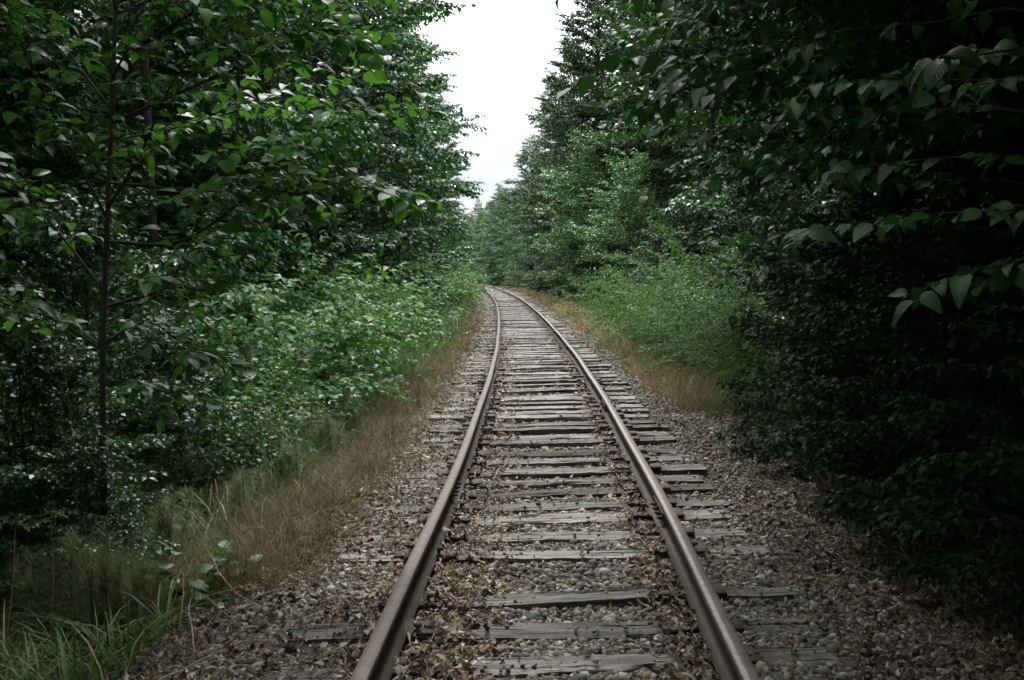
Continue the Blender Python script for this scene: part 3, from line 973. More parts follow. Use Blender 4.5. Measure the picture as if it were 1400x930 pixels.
build_clumps('dry_grass', [
    (680, 42, 6.4, 50, -2.9, -1.4, .14, .5, .0030, .85, 31, 1.5),
    (160, 30, 6.0, 30, -1.75, -1.3, .06, .2, .0018, .6, 41, 1.5),
    (120, 60, 38, 110, -3.4, -1.8, .3, .7, .0025, .5, 45, 1.2),
    (230, 10, 9, 45, -1.75, -.95, .08, .32, .0022, .9, 47, 1.5),
], M['grass_dry'], 'brown dead grass and spent horsetail strip along the left shoulder', 'dry grass')
build_clumps('olive_grass', [
    (170, 70, 6.2, 40, -3.0, -1.7, .2, .5, .0019, .5, 51, 1.5),
    (60, 60, 40, 100, -4.0, -2.4, .3, .8, .0025, .5, 52, 1.2),
    (110, 45, 14, 45, 1.8, 3.0, .25, .65, .0022, .5, 53, 1.3),
], M['horsetail'], 'olive green wispy growth mixed through the dry grass strips', 'wispy growth')
build_clumps('straw_grass', [
    (330, 38, 14.5, 65, 1.6, 2.75, .18, .62, .003, .75, 32, 1.25),
    (110, 60, 36, 120, 1.9, 3.2, .3, .8, .0025, .5, 36, 1.2),
], M['grass_straw'], 'tan straw coloured grass leaning along the right shoulder', 'dry grass')
build_clumps('withered_weeds', [
    (150, 26, 4.4, 17, 1.95, 3.1, .08, .36, .0032, .9, 61, 1.3),
], M['withered'], 'dark withered weeds at the foot of the black bushes on the right', 'dead weeds')
build_blades('green_grass', [
    (520, 5.0, 6.3, -3.0, -2.02, .22, .52, .011, 1.0, 33, 1.2, None),
    (1500, 6.2, 10, -4.2, -2.3, .3, .8, .007, .95, 43, 1.2, .9),
    (7000, 9, 26, -4.2, -2.2, .4, 1.0, .006, .75, 34, 1.2, .8),
    (7000, 20, 80, -3.2, -1.9, .4, .9, .005, .6, 37, 1.2, 1.1),
    (3000, 12, 45, 2.4, 3.6, .3, .7, .005, .6, 38, 1.2, None),
], M['grass_green'], 'long arching green grass blades at the foot of the bushes', 'grass')

# ----------------------------------------------------------------------------- proto plants
G_LEFT = 'trackside trees left of the rails'
G_RIGHT = 'trackside trees right of the rails'
protos = {}
def proto(key, fn, *a, **k):
    protos[key] = fn(*a, **k)
    return protos[key]
proto('maple1', make_tree, 'broadleaf_tree', 201, 15.0, 3.6, .5, .135, 54, 17, M['leaf_maple'], M['bark'])
proto('maple2', make_tree, 'broadleaf_tree', 202, 13.0, 3.3, .4, .13, 50, 17, M['leaf_maple'], M['bark'], sag=.5)
proto('alder1', make_tree, 'broadleaf_tree', 203, 14.0, 3.0, .4, .115, 54, 17, M['leaf_alder'], M['bark_grey'], sag=.25)
proto('olive1', make_tree, 'broadleaf_tree', 204, 16.0, 3.5, .6, .13, 96, 15, M['leaf_olive'], M['bark'], sag=.3, spacing=.042, elev=(10, 65))
proto('pale1', make_tree, 'round_tree', 205, 5.6, 2.5, .2, .10, 46, 12, M['leaf_pale'], M['bark_grey'], sag=.2, spacing=.05, elev=(10, 75), tilt=.6,
      prof=lambda t: .9 * math.sqrt(max(.06, 1 - (2 * t - .75) ** 2)) if t < .85 else .5)
proto('bush1', make_tree, 'leafy_bush', 206, 3.4, 1.9, .05, .10, 34, 10, M['leaf_salmonberry'], M['bark'], sag=.4, spacing=.05, elev=(10, 80),
      prof=lambda t: 1.0 if t < .6 else max(.35, 1.6 - t * 1.2))
proto('canopy1', make_tree, 'broadleaf_tree', 207, 12.0, 4.0, 3.0, .125, 64, 14, M['leaf_maple'], M['bark'], sag=.3, elev=(12, 65), prof=lambda t: 1.0 if t < .6 else max(.3, 1.9 - 1.5 * t))  # crown held mostly above the view, added to shade the foreground
proto('canopy2', make_tree, 'broadleaf_tree', 209, 13.0, 4.1, 5.1, .125, 64, 15, M['leaf_maple'], M['bark'], sag=.1, elev=(14, 65), prof=lambda t: 1.0 if t < .65 else max(.3, 1.9 - 1.5 * t))  # higher crown, added above the view to deepen the shade on the shoulders
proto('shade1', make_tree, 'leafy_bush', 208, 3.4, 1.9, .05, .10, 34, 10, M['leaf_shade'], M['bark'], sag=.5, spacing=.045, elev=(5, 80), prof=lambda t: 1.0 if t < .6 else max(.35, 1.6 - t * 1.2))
proto('bramble1', make_mound, 'bramble_bush', 211, 1.7, 1.7, 1.5, 105, .092, M['leaf_bramble'], M['cane'])
proto('bramble2', make_mound, 'bramble_bush', 212, 1.4, 2.0, 1.7, 105, .098, M['leaf_bramble'], M['cane'])
proto('fine1', make_mound, 'green_shrub', 221, 1.6, 1.6, 1.9, 120, .064, M['leaf_fine'], M['cane'], spacing=.045, droop=1.5, wr=.6, up=.6, tilt=.5)
proto('fine2', make_mound, 'green_shrub', 222, 1.4, 1.8, 1.7, 120, .068, M['leaf_fine'], M['cane'], spacing=.045, droop=1.6, wr=.6, up=.6, tilt=.5)
used = set()
def plant(key, x, y, scale=1.0, rz=None, zs=1.0, label=None, cat='tree', group=None, dz=0.0):
    p = protos[key]
    o = p if key not in used else copy_tree(p)
    used.add(key)
    z = float(gz([x], [y])[0])
    o.location = (x, y, z + dz)
    o.rotation_euler = (0, 0, random.Random(round(x * 131 + y * 17, 2)).uniform(0, 6.28) if rz is None else rz)
    o.scale = (scale, scale, scale * zs)
    tag(o, label, cat, group)
    return o

def ordn(k):
    return ORD[k] if k < 20 else 'far'
pr = random.Random(3)
# front rows
left_row = [(13.5, 7.2, 'maple2', 1.0), (18.5, 6.2, 'maple1', 1.0), (24, 5.8, 'maple1', 1.05), (30, 5.2, 'maple2', 1.2), (36.5, 5.5, 'maple1', 1.15), (44, 5.6, 'alder1', 1.25), (52, 5.9, 'maple2', 1.2), (61, 5.6, 'maple1', 1.05), (71, 5.3, 'maple2', 1.15), (83, 4.8, 'alder1', 1.1), (97, 4.8, 'maple1', 1.0), (112, 4.9, 'maple2', 1.0)]
for k, (Y, d, key, sc) in enumerate(left_row):
    plant(key, float(cx(Y)) - d, Y, sc, label=f'tall dense dark green tree, {ordn(k)} along the left side of the track from the camera', group=G_LEFT)
right_row = [(4.2, 9.2, 'maple2', .95), (8.5, 9.0, 'alder1', 1.0), (12.5, 8.4, 'maple1', .95), (17.5, 7.6, 'maple2', 1.0), (23, 7.8, 'alder1', 1.1), (29, 7.8, 'maple2', 1.2), (35, 8.3, 'olive1', 1.05), (42, 8.6, 'olive1', 1.1), (49, 7.7, 'olive1', 1.15), (57, 7.2, 'olive1', 1.15), (67, 5.4, 'olive1', 1.2), (53, 10.2, 'olive1', 1.2), (61.5, 9.0, 'olive1', 1.25), (72, 7.4, 'olive1', 1.2), (77, 4.9, 'olive1', 1.05), (89, 4.8, 'olive1', 1.0), (103, 4.8, 'alder1', 1.0), (119, 4.8, 'maple1', 1.0)]
for k, (Y, d, key, sc) in enumerate(right_row):
    plant(key, float(cx(Y)) + d, Y, sc, label=f'tall dark olive green tree, {ordn(k)} along the right side of the track from the camera', group=G_RIGHT)
# the wood behind the front rows
for s, side in ((-1, 'left'), (1, 'right')):
    for row, off in enumerate((9.8, 15)):
        Y = 2 + row * 3
        while Y < 105:
            plant(pr.choice(['maple1', 'maple2', 'alder1', 'olive1']), float(cx(Y)) + s * (off + pr.uniform(-1, 1)), Y + pr.uniform(-1, 1), pr.uniform(.9, 1.1),
                  label=f'dark tree deep in the wood behind the {side} trackside trees', group=f'trees deep in the wood on the {side}')
            Y += 5.5 + row * 1.5
# bushes growing under the wood
for s, side in ((-1, 'left'), (1, 'right')):
    Y = -2.0
    while Y < 60:
        plant('bush1', float(cx(Y)) + s * (8.6 + pr.uniform(-.6, .6)), Y, pr.uniform(1.3, 1.7), label=f'dark undergrowth bush under the trees on the {side}', cat='bush', group=f'undergrowth bushes on the {side}')
        Y += 2.6
# far trees where the track bends out of sight
for k in range(30):
    Y = 128 + k * 4.2 + pr.uniform(-1, 1)
    for s in (-1, 1):
        d = pr.uniform(5.0, 6.5)
        plant(pr.choice(['maple1', 'maple2', 'alder1']), float(cx(Y)) + s * d, Y, pr.uniform(.75, .95), label='small distant tree beyond the bend where the track disappears', group='distant trees beyond the bend')
# trees round and behind the viewpoint, put in to block sky light
for (x, y, key) in [(-7.4, 6.5, 'maple1'), (-5.6, 0.8, 'maple2'), (-4.6, -4, 'maple1'), (-4.5, -10, 'maple2'), (5.4, -1, 'maple1'), (4.6, -6, 'alder1'), (4.5, 1.0, 'canopy1'), (4.6, 5.6, 'canopy1'), (4.8, 10.0, 'canopy1'), (3.6, -3.5, 'canopy1'), (-7.0, 2.6, 'canopy1'), (-5.2, 8.4, 'canopy2'), (-6.9, 8.6, 'canopy1'), (4.4, 9.6, 'canopy2'), (5.2, 12.6, 'canopy2'), (3.7, 6.0, 'canopy2'), (3.4, 2.0, 'canopy1'), (3.4, -0.8, 'canopy1'), (-3.9, -1.5, 'canopy1'), (4.8, 14.6, 'canopy1'), (6.0, 10.2, 'canopy1'), (4.8, 7.2, 'canopy1'), (4.7, 3.4, 'canopy1'), (4.7, 4.8, 'canopy1'), (5.6, 8.8, 'canopy1'), (5.9, 12.0, 'canopy1'), (7.6, 3.0, 'canopy1'), (7.8, 8.0, 'canopy1'), (5.2, 13.4, 'canopy1'), (4.6, -12, 'maple2'), (0.5, -19, 'maple1'), (-3.5, -17, 'alder1'), (4, -18, 'maple2')]:
    plant(key, x, y, 1.0, label='broadleaf tree placed beside or behind the viewpoint to shade the foreground', group='trees round the viewpoint')

# bushes
lb = [(-2.6, 7.05, 'bush1', .30), (-2.95, 7.7, 'bush1', .42), (-3.25, 7.7, 'bush1', .5), (-2.75, 9.6, 'bush1', .42), (-3.6, 9.9, 'bush1', .7), (-5.0, 8.2, 'bush1', .85), (-5.6, 11.5, 'bush1', 1.0), (-7.2, 10.0, 'bush1', 1.1), (-4.9, 14.0, 'bush1', .95)]
for k, (x, y, key, sc) in enumerate(lb):
    plant(key, x, y, sc, label='low leafy bush in front of the slim sapling, hiding its base' if k == 0 else f'dark shaded leafy bush behind the slim sapling, {ordn(k - 1)} from the camera', cat='bush', group='dark bushes behind the sapling')
br = [(-3.15, 10.6, 'bramble2', .55), (-2.95, 12.4, 'bramble1', .5), (-3.5, 12.2, 'bramble1', .8), (-3.6, 14.6, 'bramble2', 1.0), (-5.2, 15.6, 'bramble1', 1.25), (-4.0, 17.6, 'bramble1', 1.05), (-5.2, 19.6, 'bramble2', 1.25), (-4.1, 21, 'bramble2', 1.05), (-4.5, 25, 'bramble1', 1.15), (-4.6, 30, 'bramble2', 1.15), (-4.8, 36, 'bramble1', 1.15), (-5.0, 43, 'bramble2', 1.2)]
for k, (x, y, key, sc) in enumerate(br):
    plant(key, x, y, sc, label=f'bright green bramble mound beside the left dry grass, {ordn(k)} from the camera', cat='bramble', group='bramble mounds along the left verge')
for k, Y in enumerate([50, 59, 69, 80, 92, 105, 118]):
    plant('bramble1' if k % 2 else 'bramble2', float(cx(Y)) - 4.7, Y, 1.3, label=f'small far green bush hugging the left verge, {ordn(k)} beyond the bramble bank', cat='bush', group='far verge bushes on the left')
fr = [(3.75, 16.4, 'fine2', .62), (3.75, 18.4, 'fine1', .74), (4.8, 18.2, 'fine2', .95), (3.7, 20.8, 'bramble2', .7), (4.6, 21.8, 'fine1', 1.05), (3.85, 23.4, 'fine1', .78), (4.8, 25, 'bramble1', .95), (3.8, 27, 'fine1', .9), (4.3, 19.8, 'bush1', .5), (4.3, 23.0, 'bush1', .55)]
for k, (x, y, key, sc) in enumerate(fr):
    kind = 'feathery bright green shrub' if key[0] == 'f' else ('broad leaved bramble' if key[:2] == 'br' else 'small dark bush')
    plant(key, x, y, sc, zs=1.05, label=f'{kind} behind the right straw grass, {ordn(k)} in the thicket', cat='shrub', group='feathery shrubs on the right verge')
pl = [(46, 4.3, 1.0, 'round pale leaved tree bulging toward the track above the right straw grass'), (59, 4.2, 1.38, 'larger pale leaved tree just behind the round one on the right'), (71, 4.0, .95, 'small pale leaved tree farthest back on the right verge')]
for Y, d, sc, lab in pl:
    plant('pale1', float(cx(Y)) + d, Y, sc, label=lab, cat='tree', group='pale trees on the right verge')
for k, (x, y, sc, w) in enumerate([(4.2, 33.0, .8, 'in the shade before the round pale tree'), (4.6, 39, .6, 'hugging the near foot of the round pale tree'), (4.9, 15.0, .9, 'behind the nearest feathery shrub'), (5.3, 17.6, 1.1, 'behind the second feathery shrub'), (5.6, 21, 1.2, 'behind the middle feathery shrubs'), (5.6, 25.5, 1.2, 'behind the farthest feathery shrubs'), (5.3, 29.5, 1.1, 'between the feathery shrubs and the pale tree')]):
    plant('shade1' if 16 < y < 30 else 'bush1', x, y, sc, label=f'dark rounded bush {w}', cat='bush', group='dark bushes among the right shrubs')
for k, (Y, key, sc) in enumerate([(82, 'bush1', 1.0), (93, 'pale1', .7), (106, 'bush1', 1.0), (122, 'pale1', .7)]):
    plant(key, float(cx(Y)) + 3.5, Y, sc, label=f'far rounded bush hugging the right verge, {ordn(k)} beyond the pale trees', cat='bush', group='far verge bushes on the right')
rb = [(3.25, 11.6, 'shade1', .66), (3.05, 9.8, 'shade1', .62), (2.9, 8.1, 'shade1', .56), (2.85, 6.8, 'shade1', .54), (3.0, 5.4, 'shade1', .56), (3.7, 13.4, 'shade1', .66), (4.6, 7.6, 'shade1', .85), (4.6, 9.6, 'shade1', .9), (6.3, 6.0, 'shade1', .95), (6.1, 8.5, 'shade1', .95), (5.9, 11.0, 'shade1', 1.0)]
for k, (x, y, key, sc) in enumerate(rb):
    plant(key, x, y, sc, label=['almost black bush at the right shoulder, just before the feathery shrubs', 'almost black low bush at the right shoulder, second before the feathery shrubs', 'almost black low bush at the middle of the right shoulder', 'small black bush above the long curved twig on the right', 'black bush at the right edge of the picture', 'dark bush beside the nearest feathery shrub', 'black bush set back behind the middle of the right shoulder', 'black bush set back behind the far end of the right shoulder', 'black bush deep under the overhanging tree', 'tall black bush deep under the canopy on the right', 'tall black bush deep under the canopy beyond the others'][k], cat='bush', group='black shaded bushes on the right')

# ----------------------------------------------------------------------------- the slim sapling on the left
def smooth_path(pts, n=14):
    pts = np.array(pts, float)
    t = np.arange(len(pts)); tt = np.linspace(0, len(pts) - 1, n)
    return np.stack([_pchip(t.astype(float), pts[:, k], tt) if len(pts) > 2 else np.interp(tt, t, pts[:, k]) for k in range(3)], -1)

def branch_leaves(lv, tb, path, r, ll, nsub, sub_len, spacing, rad, hang=.12, tilt=.30, start=.3, nb=(.15, -.1, 0)):
    leafy(lv, path, spacing * 1.4, ll, .66, start, tilt, hang=hang, r=r, nb=nb, size_var=.42)
    for q in range(nsub):
        s = start * .7 + (1 - start * .7) * (q + r.uniform(0, 1)) / nsub
        p, t = along(path, [s])
        sd = unit(np.cross(t[0], (0, 0, 1.0)) + 1e-6) * (1 if q % 2 else -1)
        d = unit(t[0] * r.uniform(.5, 1) + sd * r.uniform(.4, 1) + np.array([0, 0, r.uniform(-.2, .4)]))
        tw = path_from(p[0], d, sub_len * r.uniform(.5, 1.15), 6, .35, .09, r)
        tb.add(tw, rad, .0012, sides=5, cap=False)
        leafy(lv, tw, spacing, ll, .66, .1, tilt, hang=hang, r=r, nb=nb, size_var=.42)
        for w in range(2):
            p3, t3 = along(tw, [r.uniform(.25, .7)])
            sd3 = unit(np.cross(t3[0], (0, 0, 1.0)) + 1e-6) * (1 if w % 2 else -1)
            tw3 = path_from(p3[0], unit(t3[0] + sd3 * r.uniform(.5, 1)), sub_len * r.uniform(.25, .5), 4, .3, .09, r)
            tb.add(tw3, rad * .6, .001, sides=4, cap=False)
            leafy(lv, tw3, spacing, ll, .66, .1, tilt, hang=hang, r=r, nb=nb, size_var=.42)

def build_sapling():
    r = np.random.default_rng(61)
    Yb = 7.2
    base = at(139, 640, Yb); base[2] = gz([base[0]], [base[1]])[0] - .1
    root = empty('slim_sapling', tuple(base))
    o = np.array(base)
    tr = smooth_path([base, at(140, 520, Yb), at(146, 320, Yb), at(154, 120, Yb), at(160, -60, Yb), at(163, -330, Yb + .1), at(168, -560, Yb + .2)], 24)
    tb = Tubes(8); tb.add(tr - o, np.linspace(.022, .005, 24), sides=9); tb.build('trunk', M['bark'], root)
    bt = Tubes(6); lv = Leaves()
    B = [
        ([(147, 300, 0), (90, 190, -.1), (45, 95, -.2), (5, 0, -.25)], .011, 9, .55),
        ([(147, 285, 0), (190, 215, -.15), (236, 112, -.3), (300, 10, -.4)], .012, 10, .6),
        ([(152, 110, 0), (178, 60, -.1), (210, 5, -.1), (240, -60, -.1)], .009, 6, .55),
        ([(143, 420, 0), (230, 390, -.3), (262, 320, -.4), (300, 270, -.5), (340, 230, -.6)], .010, 10, .55),
        ([(146, 330, 0), (250, 330, -.4), (360, 250, -.6), (410, 205, -.7), (465, 165, -.8)], .011, 13, .6),
        ([(148, 250, 0), (270, 260, -.3), (400, 265, -.3), (470, 255, -.3), (530, 262, -.3)], .010, 12, .5),
        ([(150, 170, 0), (260, 120, -.1), (380, 70, 0), (430, 40, 0), (480, 50, 0)], .010, 12, .55),
        ([(157, 20, 0), (260, -20, 0), (380, -50, 0), (480, -30, 0)], .010, 10, .55),
        ([(143, 400, 0), (90, 330, .1), (30, 260, .2), (-40, 200, .2)], .010, 9, .55),
        ([(141, 470, 0), (200, 440, -.3), (250, 470, -.5), (280, 480, -.6)], .008, 8, .45),
        ([(141, 480, 0), (80, 440, -.2), (20, 420, -.3), (-40, 400, -.3)], .008, 8, .45),
        ([(140, 540, 0), (190, 520, -.2), (230, 540, -.4)], .006, 6, .4),
        ([(152, 150, 0), (100, 80, .3), (60, 20, .4), (0, -60, .5)], .009, 8, .55),
        ([(150, 190, 0), (220, 180, .4), (330, 150, .7), (430, 120, .9)], .009, 9, .55),
    ]
    for pts, rad, ns, sl in B:
        p = smooth_path([at(x, y, Yb + dy) for x, y, dy in pts], 12) - o
        bt.add(p, rad, .003, sides=6)
        branch_leaves(lv, bt, p, r, .092, int(ns * 1.6), sl, .07, .004)
    # upper crown above the frame
    for k in range(16):
        p0, _ = along(tr, [r.uniform(.6, .98)])
        a = k * 2.4; e = R(r.uniform(20, 50))
        p = path_from(p0[0] - o, (math.cos(a) * math.cos(e), math.sin(a) * math.cos(e), math.sin(e)), r.uniform(.9, 1.6), 9, .4, .07, r)
        bt.add(p, .009, .003, sides=5)
        branch_leaves(lv, bt, p, r, .088, 8, .5, .075, .004)
    bt.build('branches', M['bark'], root)
    lv.build('crown', M['leaf_big'], root, 'big')
    tag(root, 'slim sapling with thin dark trunk and drooping serrated leaves on the left', 'sapling')
build_sapling()

def build_hazel():
    """the near tree on the right whose boughs hang into the picture"""
    r = np.random.default_rng(71)
    bx, by = 4.1, 4.6
    bz = float(gz([bx], [by])[0]) - .1
    root = empty('overhanging_tree', (bx, by, bz))
    o = np.array([bx, by, bz])
    tr = smooth_path([(bx, by, bz), (bx - .1, by, 1.2), (bx - .25, by + .1, 2.4), (bx - .3, by, 4.0), (bx - .2, by, 5.8)], 16)
    tb = Tubes(8); tb.add(tr - o, np.linspace(.07, .015, 16), sides=9); tb.build('trunk', M['bark'], root)
    bt = Tubes(6); lv = Leaves()
    # (pixel x, y, depth) of points along each bough, from the trunk outwards
    B = [
        ([(1560, 40, 4.2), (1440, 60, 3.9), (1340, 75, 3.7), (1230, 95, 3.6)], .010, 7, .35, 1.0),
        ([(1500, 120, 4.6), (1350, 110, 4.8), (1210, 110, 5.0), (1090, 115, 5.1)], .010, 8, .4, 1.0),
        ([(1460, 20, 5.0), (1280, 30, 5.6), (1130, 45, 6.2), (1000, 70, 6.6), (900, 95, 6.8)], .012, 12, .5, .95),
        ([(1450, 160, 5.0), (1280, 150, 5.8), (1120, 160, 6.5), (980, 175, 7.0), (890, 170, 7.2)], .012, 12, .5, .95),
        ([(1450, 230, 4.8), (1320, 215, 5.2), (1200, 225, 5.4), (1110, 235, 5.5)], .009, 7, .35, 1.0),
        ([(1480, 300, 4.4), (1330, 290, 4.7), (1210, 300, 4.8), (1120, 310, 4.9)], .009, 7, .35, 1.0),
        ([(1530, 370, 4.0), (1440, 355, 3.9), (1360, 365, 3.9), (1280, 385, 3.9)], .009, 6, .3, 1.0),
        ([(1400, 250, 6.0), (1200, 250, 7.0), (1050, 240, 7.8), (930, 250, 8.2)], .011, 10, .5, .95),
        ([(1400, 320, 6.5), (1220, 310, 7.5), (1080, 320, 8.2), (980, 330, 8.6)], .011, 10, .5, .95),
        ([(1420, -60, 5.5), (1200, -60, 6.5), (1050, -40, 7.2), (920, 0, 7.8)], .012, 12, .55, .95),
        ([(1400, 80, 7.0), (1150, 60, 8.0), (1000, 40, 8.8), (880, 40, 9.2)], .012, 12, .6, .95),
    ]
    for pts, rad, ns, sl, k in B:
        first = at(*pts[0])
        j = int(np.argmin(np.abs(tr[:, 2] - (first[2] - .5))))
        p = smooth_path([tr[j]] + [at(*q) for q in pts], 16) - o
        bt.add(p, rad * .75, .0015, sides=6)
        branch_leaves(lv, bt, p, r, .092 * k, int(ns * .42 + 1), sl * .8, .095, .0035, hang=.15, tilt=.35, start=.25, nb=(-.4, -.45, 0))
    for q in range(26):
        p0, _ = along(tr, [r.uniform(.45, .98)])
        a = q * 2.4; e = R(r.uniform(10, 50))
        p = path_from(p0[0] - o, (math.cos(a) * math.cos(e), math.sin(a) * math.cos(e), math.sin(e)), r.uniform(1.4, 2.6), 9, .45, .07, r)
        if (p[:, 0] + bx).min() < 1.6 : continue
        bt.add(p, .012, .003, sides=5)
        branch_leaves(lv, bt, p, r, .1, 10, .6, .085, .004)
    bt.build('branches', M['bark'], root)
    lv.build('crown', M['leaf_bough_shade'], root, 'big')
    tag(root, 'near tree whose boughs with large ribbed leaves hang in from the right', 'tree')
build_hazel()

# ----------------------------------------------------------------------------- small plants at lower left
def build_horsetail(seed, h, rad, nstem):
    r = np.random.default_rng(seed)
    root = empty('horsetail_plant')
    st = Tubes(4); Vs, Fs, n0 = [], [], 0
    for k in range(nstem):
        a = r.uniform(0, 6.28)
        c = path_from((r.normal(0, rad * .35), r.normal(0, rad * .35), -.03), (math.cos(a) * .12, math.sin(a) * .12, 1), h * r.uniform(.7, 1.05), 9, .12, .03, r)
        st.add(c, .0028, .001, sides=4, cap=False)
        m = 260
        s = r.uniform(.12, 1, m)
        P, _ = along(c, np.round(s * 16) / 16)
        V, F = blades(P, r.uniform(.09, .2, m) * (1.1 - s * .55) * h / .5, np.full(m, .0022), r.uniform(.8, 1.8, m), r.uniform(0, 6.28, m), segs=3)
        Vs.append(V); Fs.append(F + n0); n0 += len(V)
    st.build('stem', M['horsetail'], root)
    mesh_obj('foliage', np.concatenate(Vs), np.concatenate(Fs), M['horsetail'], root)
    return root
ht = build_horsetail(81, .62, .2, 11)
spots = [(140, 862, 1.0, 'feathery green horsetail plant, the big one beside the lower left grass'),
         (75, 850, .9, 'feathery horsetail plant half hidden by the lower left grass'),
         (175, 800, .85, 'feathery brownish horsetail plant just behind the big one'),
         (330, 720, .9, 'horsetail plant browning behind the leafy seedling'),
         (395, 680, .9, 'olive brown horsetail plant where the dry strip meets the green'),
         (445, 640, 1.0, 'brown horsetail plant in the dry strip below the bramble bank'),
         (480, 600, 1.0, 'brown horsetail plant farther up the dry strip'),
         (360, 650, 1.1, 'green horsetail plant in shade left of the dry strip'),
         (230, 770, 1.0, 'green horsetail plant left of the broad leaved seedling'),
         (100, 790, 1.1, 'shaded horsetail plant above the lower left grass'),
         (30, 800, 1.1, 'shaded horsetail plant at the left edge above the grass'),
         (200, 720, 1.1, 'shaded horsetail plant at the foot of the slim sapling'),
         (270, 700, 1.1, 'olive horsetail plant just behind the dry canes'),
         (310, 660, 1.1, 'olive horsetail plant farther back behind the dry canes'),
         (420, 600, 1.2, 'green horsetail plant where the bramble bank meets the dry strip'),
         (190, 850, .7, 'small horsetail plant at the gravel edge beside the lower left grass')]
for k, (x, y, sc, lab) in enumerate(spots):
    o = ht if k == 0 else copy_tree(ht)
    p = on_ground(x, y, -.22)
    o.location = (p[0], p[1], float(gz([p[0]], [p[1]])[0])); o.rotation_euler = (0, 0, k * 1.3); o.scale = (sc,) * 3
    tag(o, lab, 'horsetail', 'horsetail plants at the left verge')

def build_seedling(px, py, h, seed, label, nst=3, ll=.085):
    r = np.random.default_rng(seed)
    p = on_ground(px, py, -.15); b = np.array([p[0], p[1], float(gz([p[0]], [p[1]])[0])])
    root = empty('leafy_seedling', tuple(b))
    st = Tubes(5); lv = Leaves()
    for k in range(nst):
        a = k * 2.2 + r.uniform(0, 1)
        c = path_from((0, 0, -.02), (math.cos(a) * .5, math.sin(a) * .5, 1), h * r.uniform(.75, 1.1), 8, .6, .06, r)
        st.add(c, .004, .0015, sides=5)
        leafy(lv, c, .055, ll, .75, .25, .35, hang=.15, r=r)
    st.build('stem', M['cane'], root); lv.build('foliage', M['leaf_seedling'], root, 'big')
    tag(root, label, 'seedling', 'leafy seedlings at the gravel edge')
build_seedling(265, 830, .45, 91, 'broad leaved seedling among dry canes at the gravel edge', 8, .105)
build_seedling(322, 815, .25, 92, 'small drooping seedling just right of the dry canes', 5, .095)
build_seedling(150, 600, .5, 93, 'shaded seedling at the foot of the slim sapling', 4)
build_seedling(470, 560, .35, 94, 'lone green seedling poking out of the brown dry strip', 3, .07)

build_seedling(60, 700, .8, 96, 'leafy weed in shade at the left edge above the grass', 7, .11)
build_seedling(215, 735, .6, 97, 'leafy weed left of the broad leaved seedling', 6, .1)
build_seedling(300, 690, .6, 98, 'leafy weed standing in the olive horsetails', 6, .09)
build_seedling(110, 790, .5, 99, 'leafy weed among the shaded horsetails', 6, .09)
build_seedling(390, 640, .6, 100, 'green weed at the edge of the brown dry strip', 6, .08)
build_seedling(250, 640, .8, 101, 'tall leafy weed right of the sapling trunk', 7, .1)
def cane(name, px, label, cat, rad=.005, mat='dry_cane', group=None, lift=0):
    """px: list of (x, y, depth) or (x, y) on the ground"""
    pts = []
    for q in px:
        if len(q) == 3: pts.append(at(*q))
        else:
            p = on_ground(q[0], q[1], -.03)
            p[2] = float(gz([p[0]], [p[1]])[0]) + .035 + rad + lift
            pts.append(p)
    pts = np.array(pts)
    r = np.random.default_rng(int(px[0][0] * 7 + px[0][1]))
    p = smooth_path(pts, 18)
    p[1:-1] += r.normal(0, .004, (16, 3))
    o0 = p[0].copy()
    tb = Tubes(6); tb.add(p - o0, rad, rad * .5, sides=6)
    o = tb.build(name, M[mat])
    o.location = tuple(o0)
    return tag(o, label, cat, group)
GC = 'dry canes at the gravel edge'
cane('dry_cane', [(262, 705, 6.3), (285, 755, 6.2), (310, 800, 6.0), (355, 840)], 'pale bent cane arching over the broad leaved seedling to the gravel', 'cane', .006, group=GC)
cane('dry_cane', [(294, 655, 6.6), (300, 690, 6.5), (325, 738, 6.4), (328, 760, 6.3)], 'thin forked pale stalk above the broad leaved seedling', 'cane', .003, group=GC)
cane('dry_cane', [(268, 898), (258, 830, 5.75), (272, 812, 5.8), (325, 860)], 'sharply kinked pale cane below the broad leaved seedling', 'cane', .004, group=GC)
cane('dry_cane', [(255, 730, 6.2), (252, 780, 6.1), (247, 850)], 'dark upright broken stub beside the broad leaved seedling', 'cane', .007, 'twig', group=GC)
cane('dry_cane', [(415, 640, 7.9), (408, 700, 7.8), (410, 760)], 'thin dark upright stalk standing at the gravel edge', 'cane', .003, 'bark', group=GC)
cane('dry_cane', [(430, 643, 7.8), (470, 680, 7.7), (505, 722)], 'pale stick leaning down from the dry strip onto the gravel', 'cane', .004, group=GC)
cane('dry_cane', [(540, 545, 13), (537, 590, 13), (535, 622)], 'pale crooked stalk standing in the brown dry strip', 'cane', .006, group=GC)
cane('dry_cane', [(575, 500, 14), (577, 540, 14), (578, 575)], 'pale upright stalk at the edge of the dry strip near the rail', 'cane', .005, group=GC)
cane('dry_cane', [(320, 725, 6.5), (355, 722, 6.6), (400, 735, 6.7)], 'pale thin cane lying level behind the seedlings', 'cane', .003, group=GC)
GT = 'sticks lying on the ballast'
cane('fallen_stick', [(200, 935), (300, 905), (350, 885)], 'thin grey stick along the bottom left corner of the gravel', 'stick', .0055, 'dry_cane', GT)
cane('fallen_stick', [(410, 925), (450, 910), (480, 893)], 'grey stick lying against the first sleeper end left of the rail', 'stick', .006, 'twig', GT)
cane('fallen_stick', [(440, 760), (480, 735), (520, 715)], 'pale stick on the left shoulder beside the leaning stick', 'stick', .0055, 'dry_cane', GT)
cane('fallen_stick', [(580, 658), (600, 640), (620, 634)], 'curved pale twig touching the left rail near its first joint', 'stick', .0055, 'dry_cane', GT)
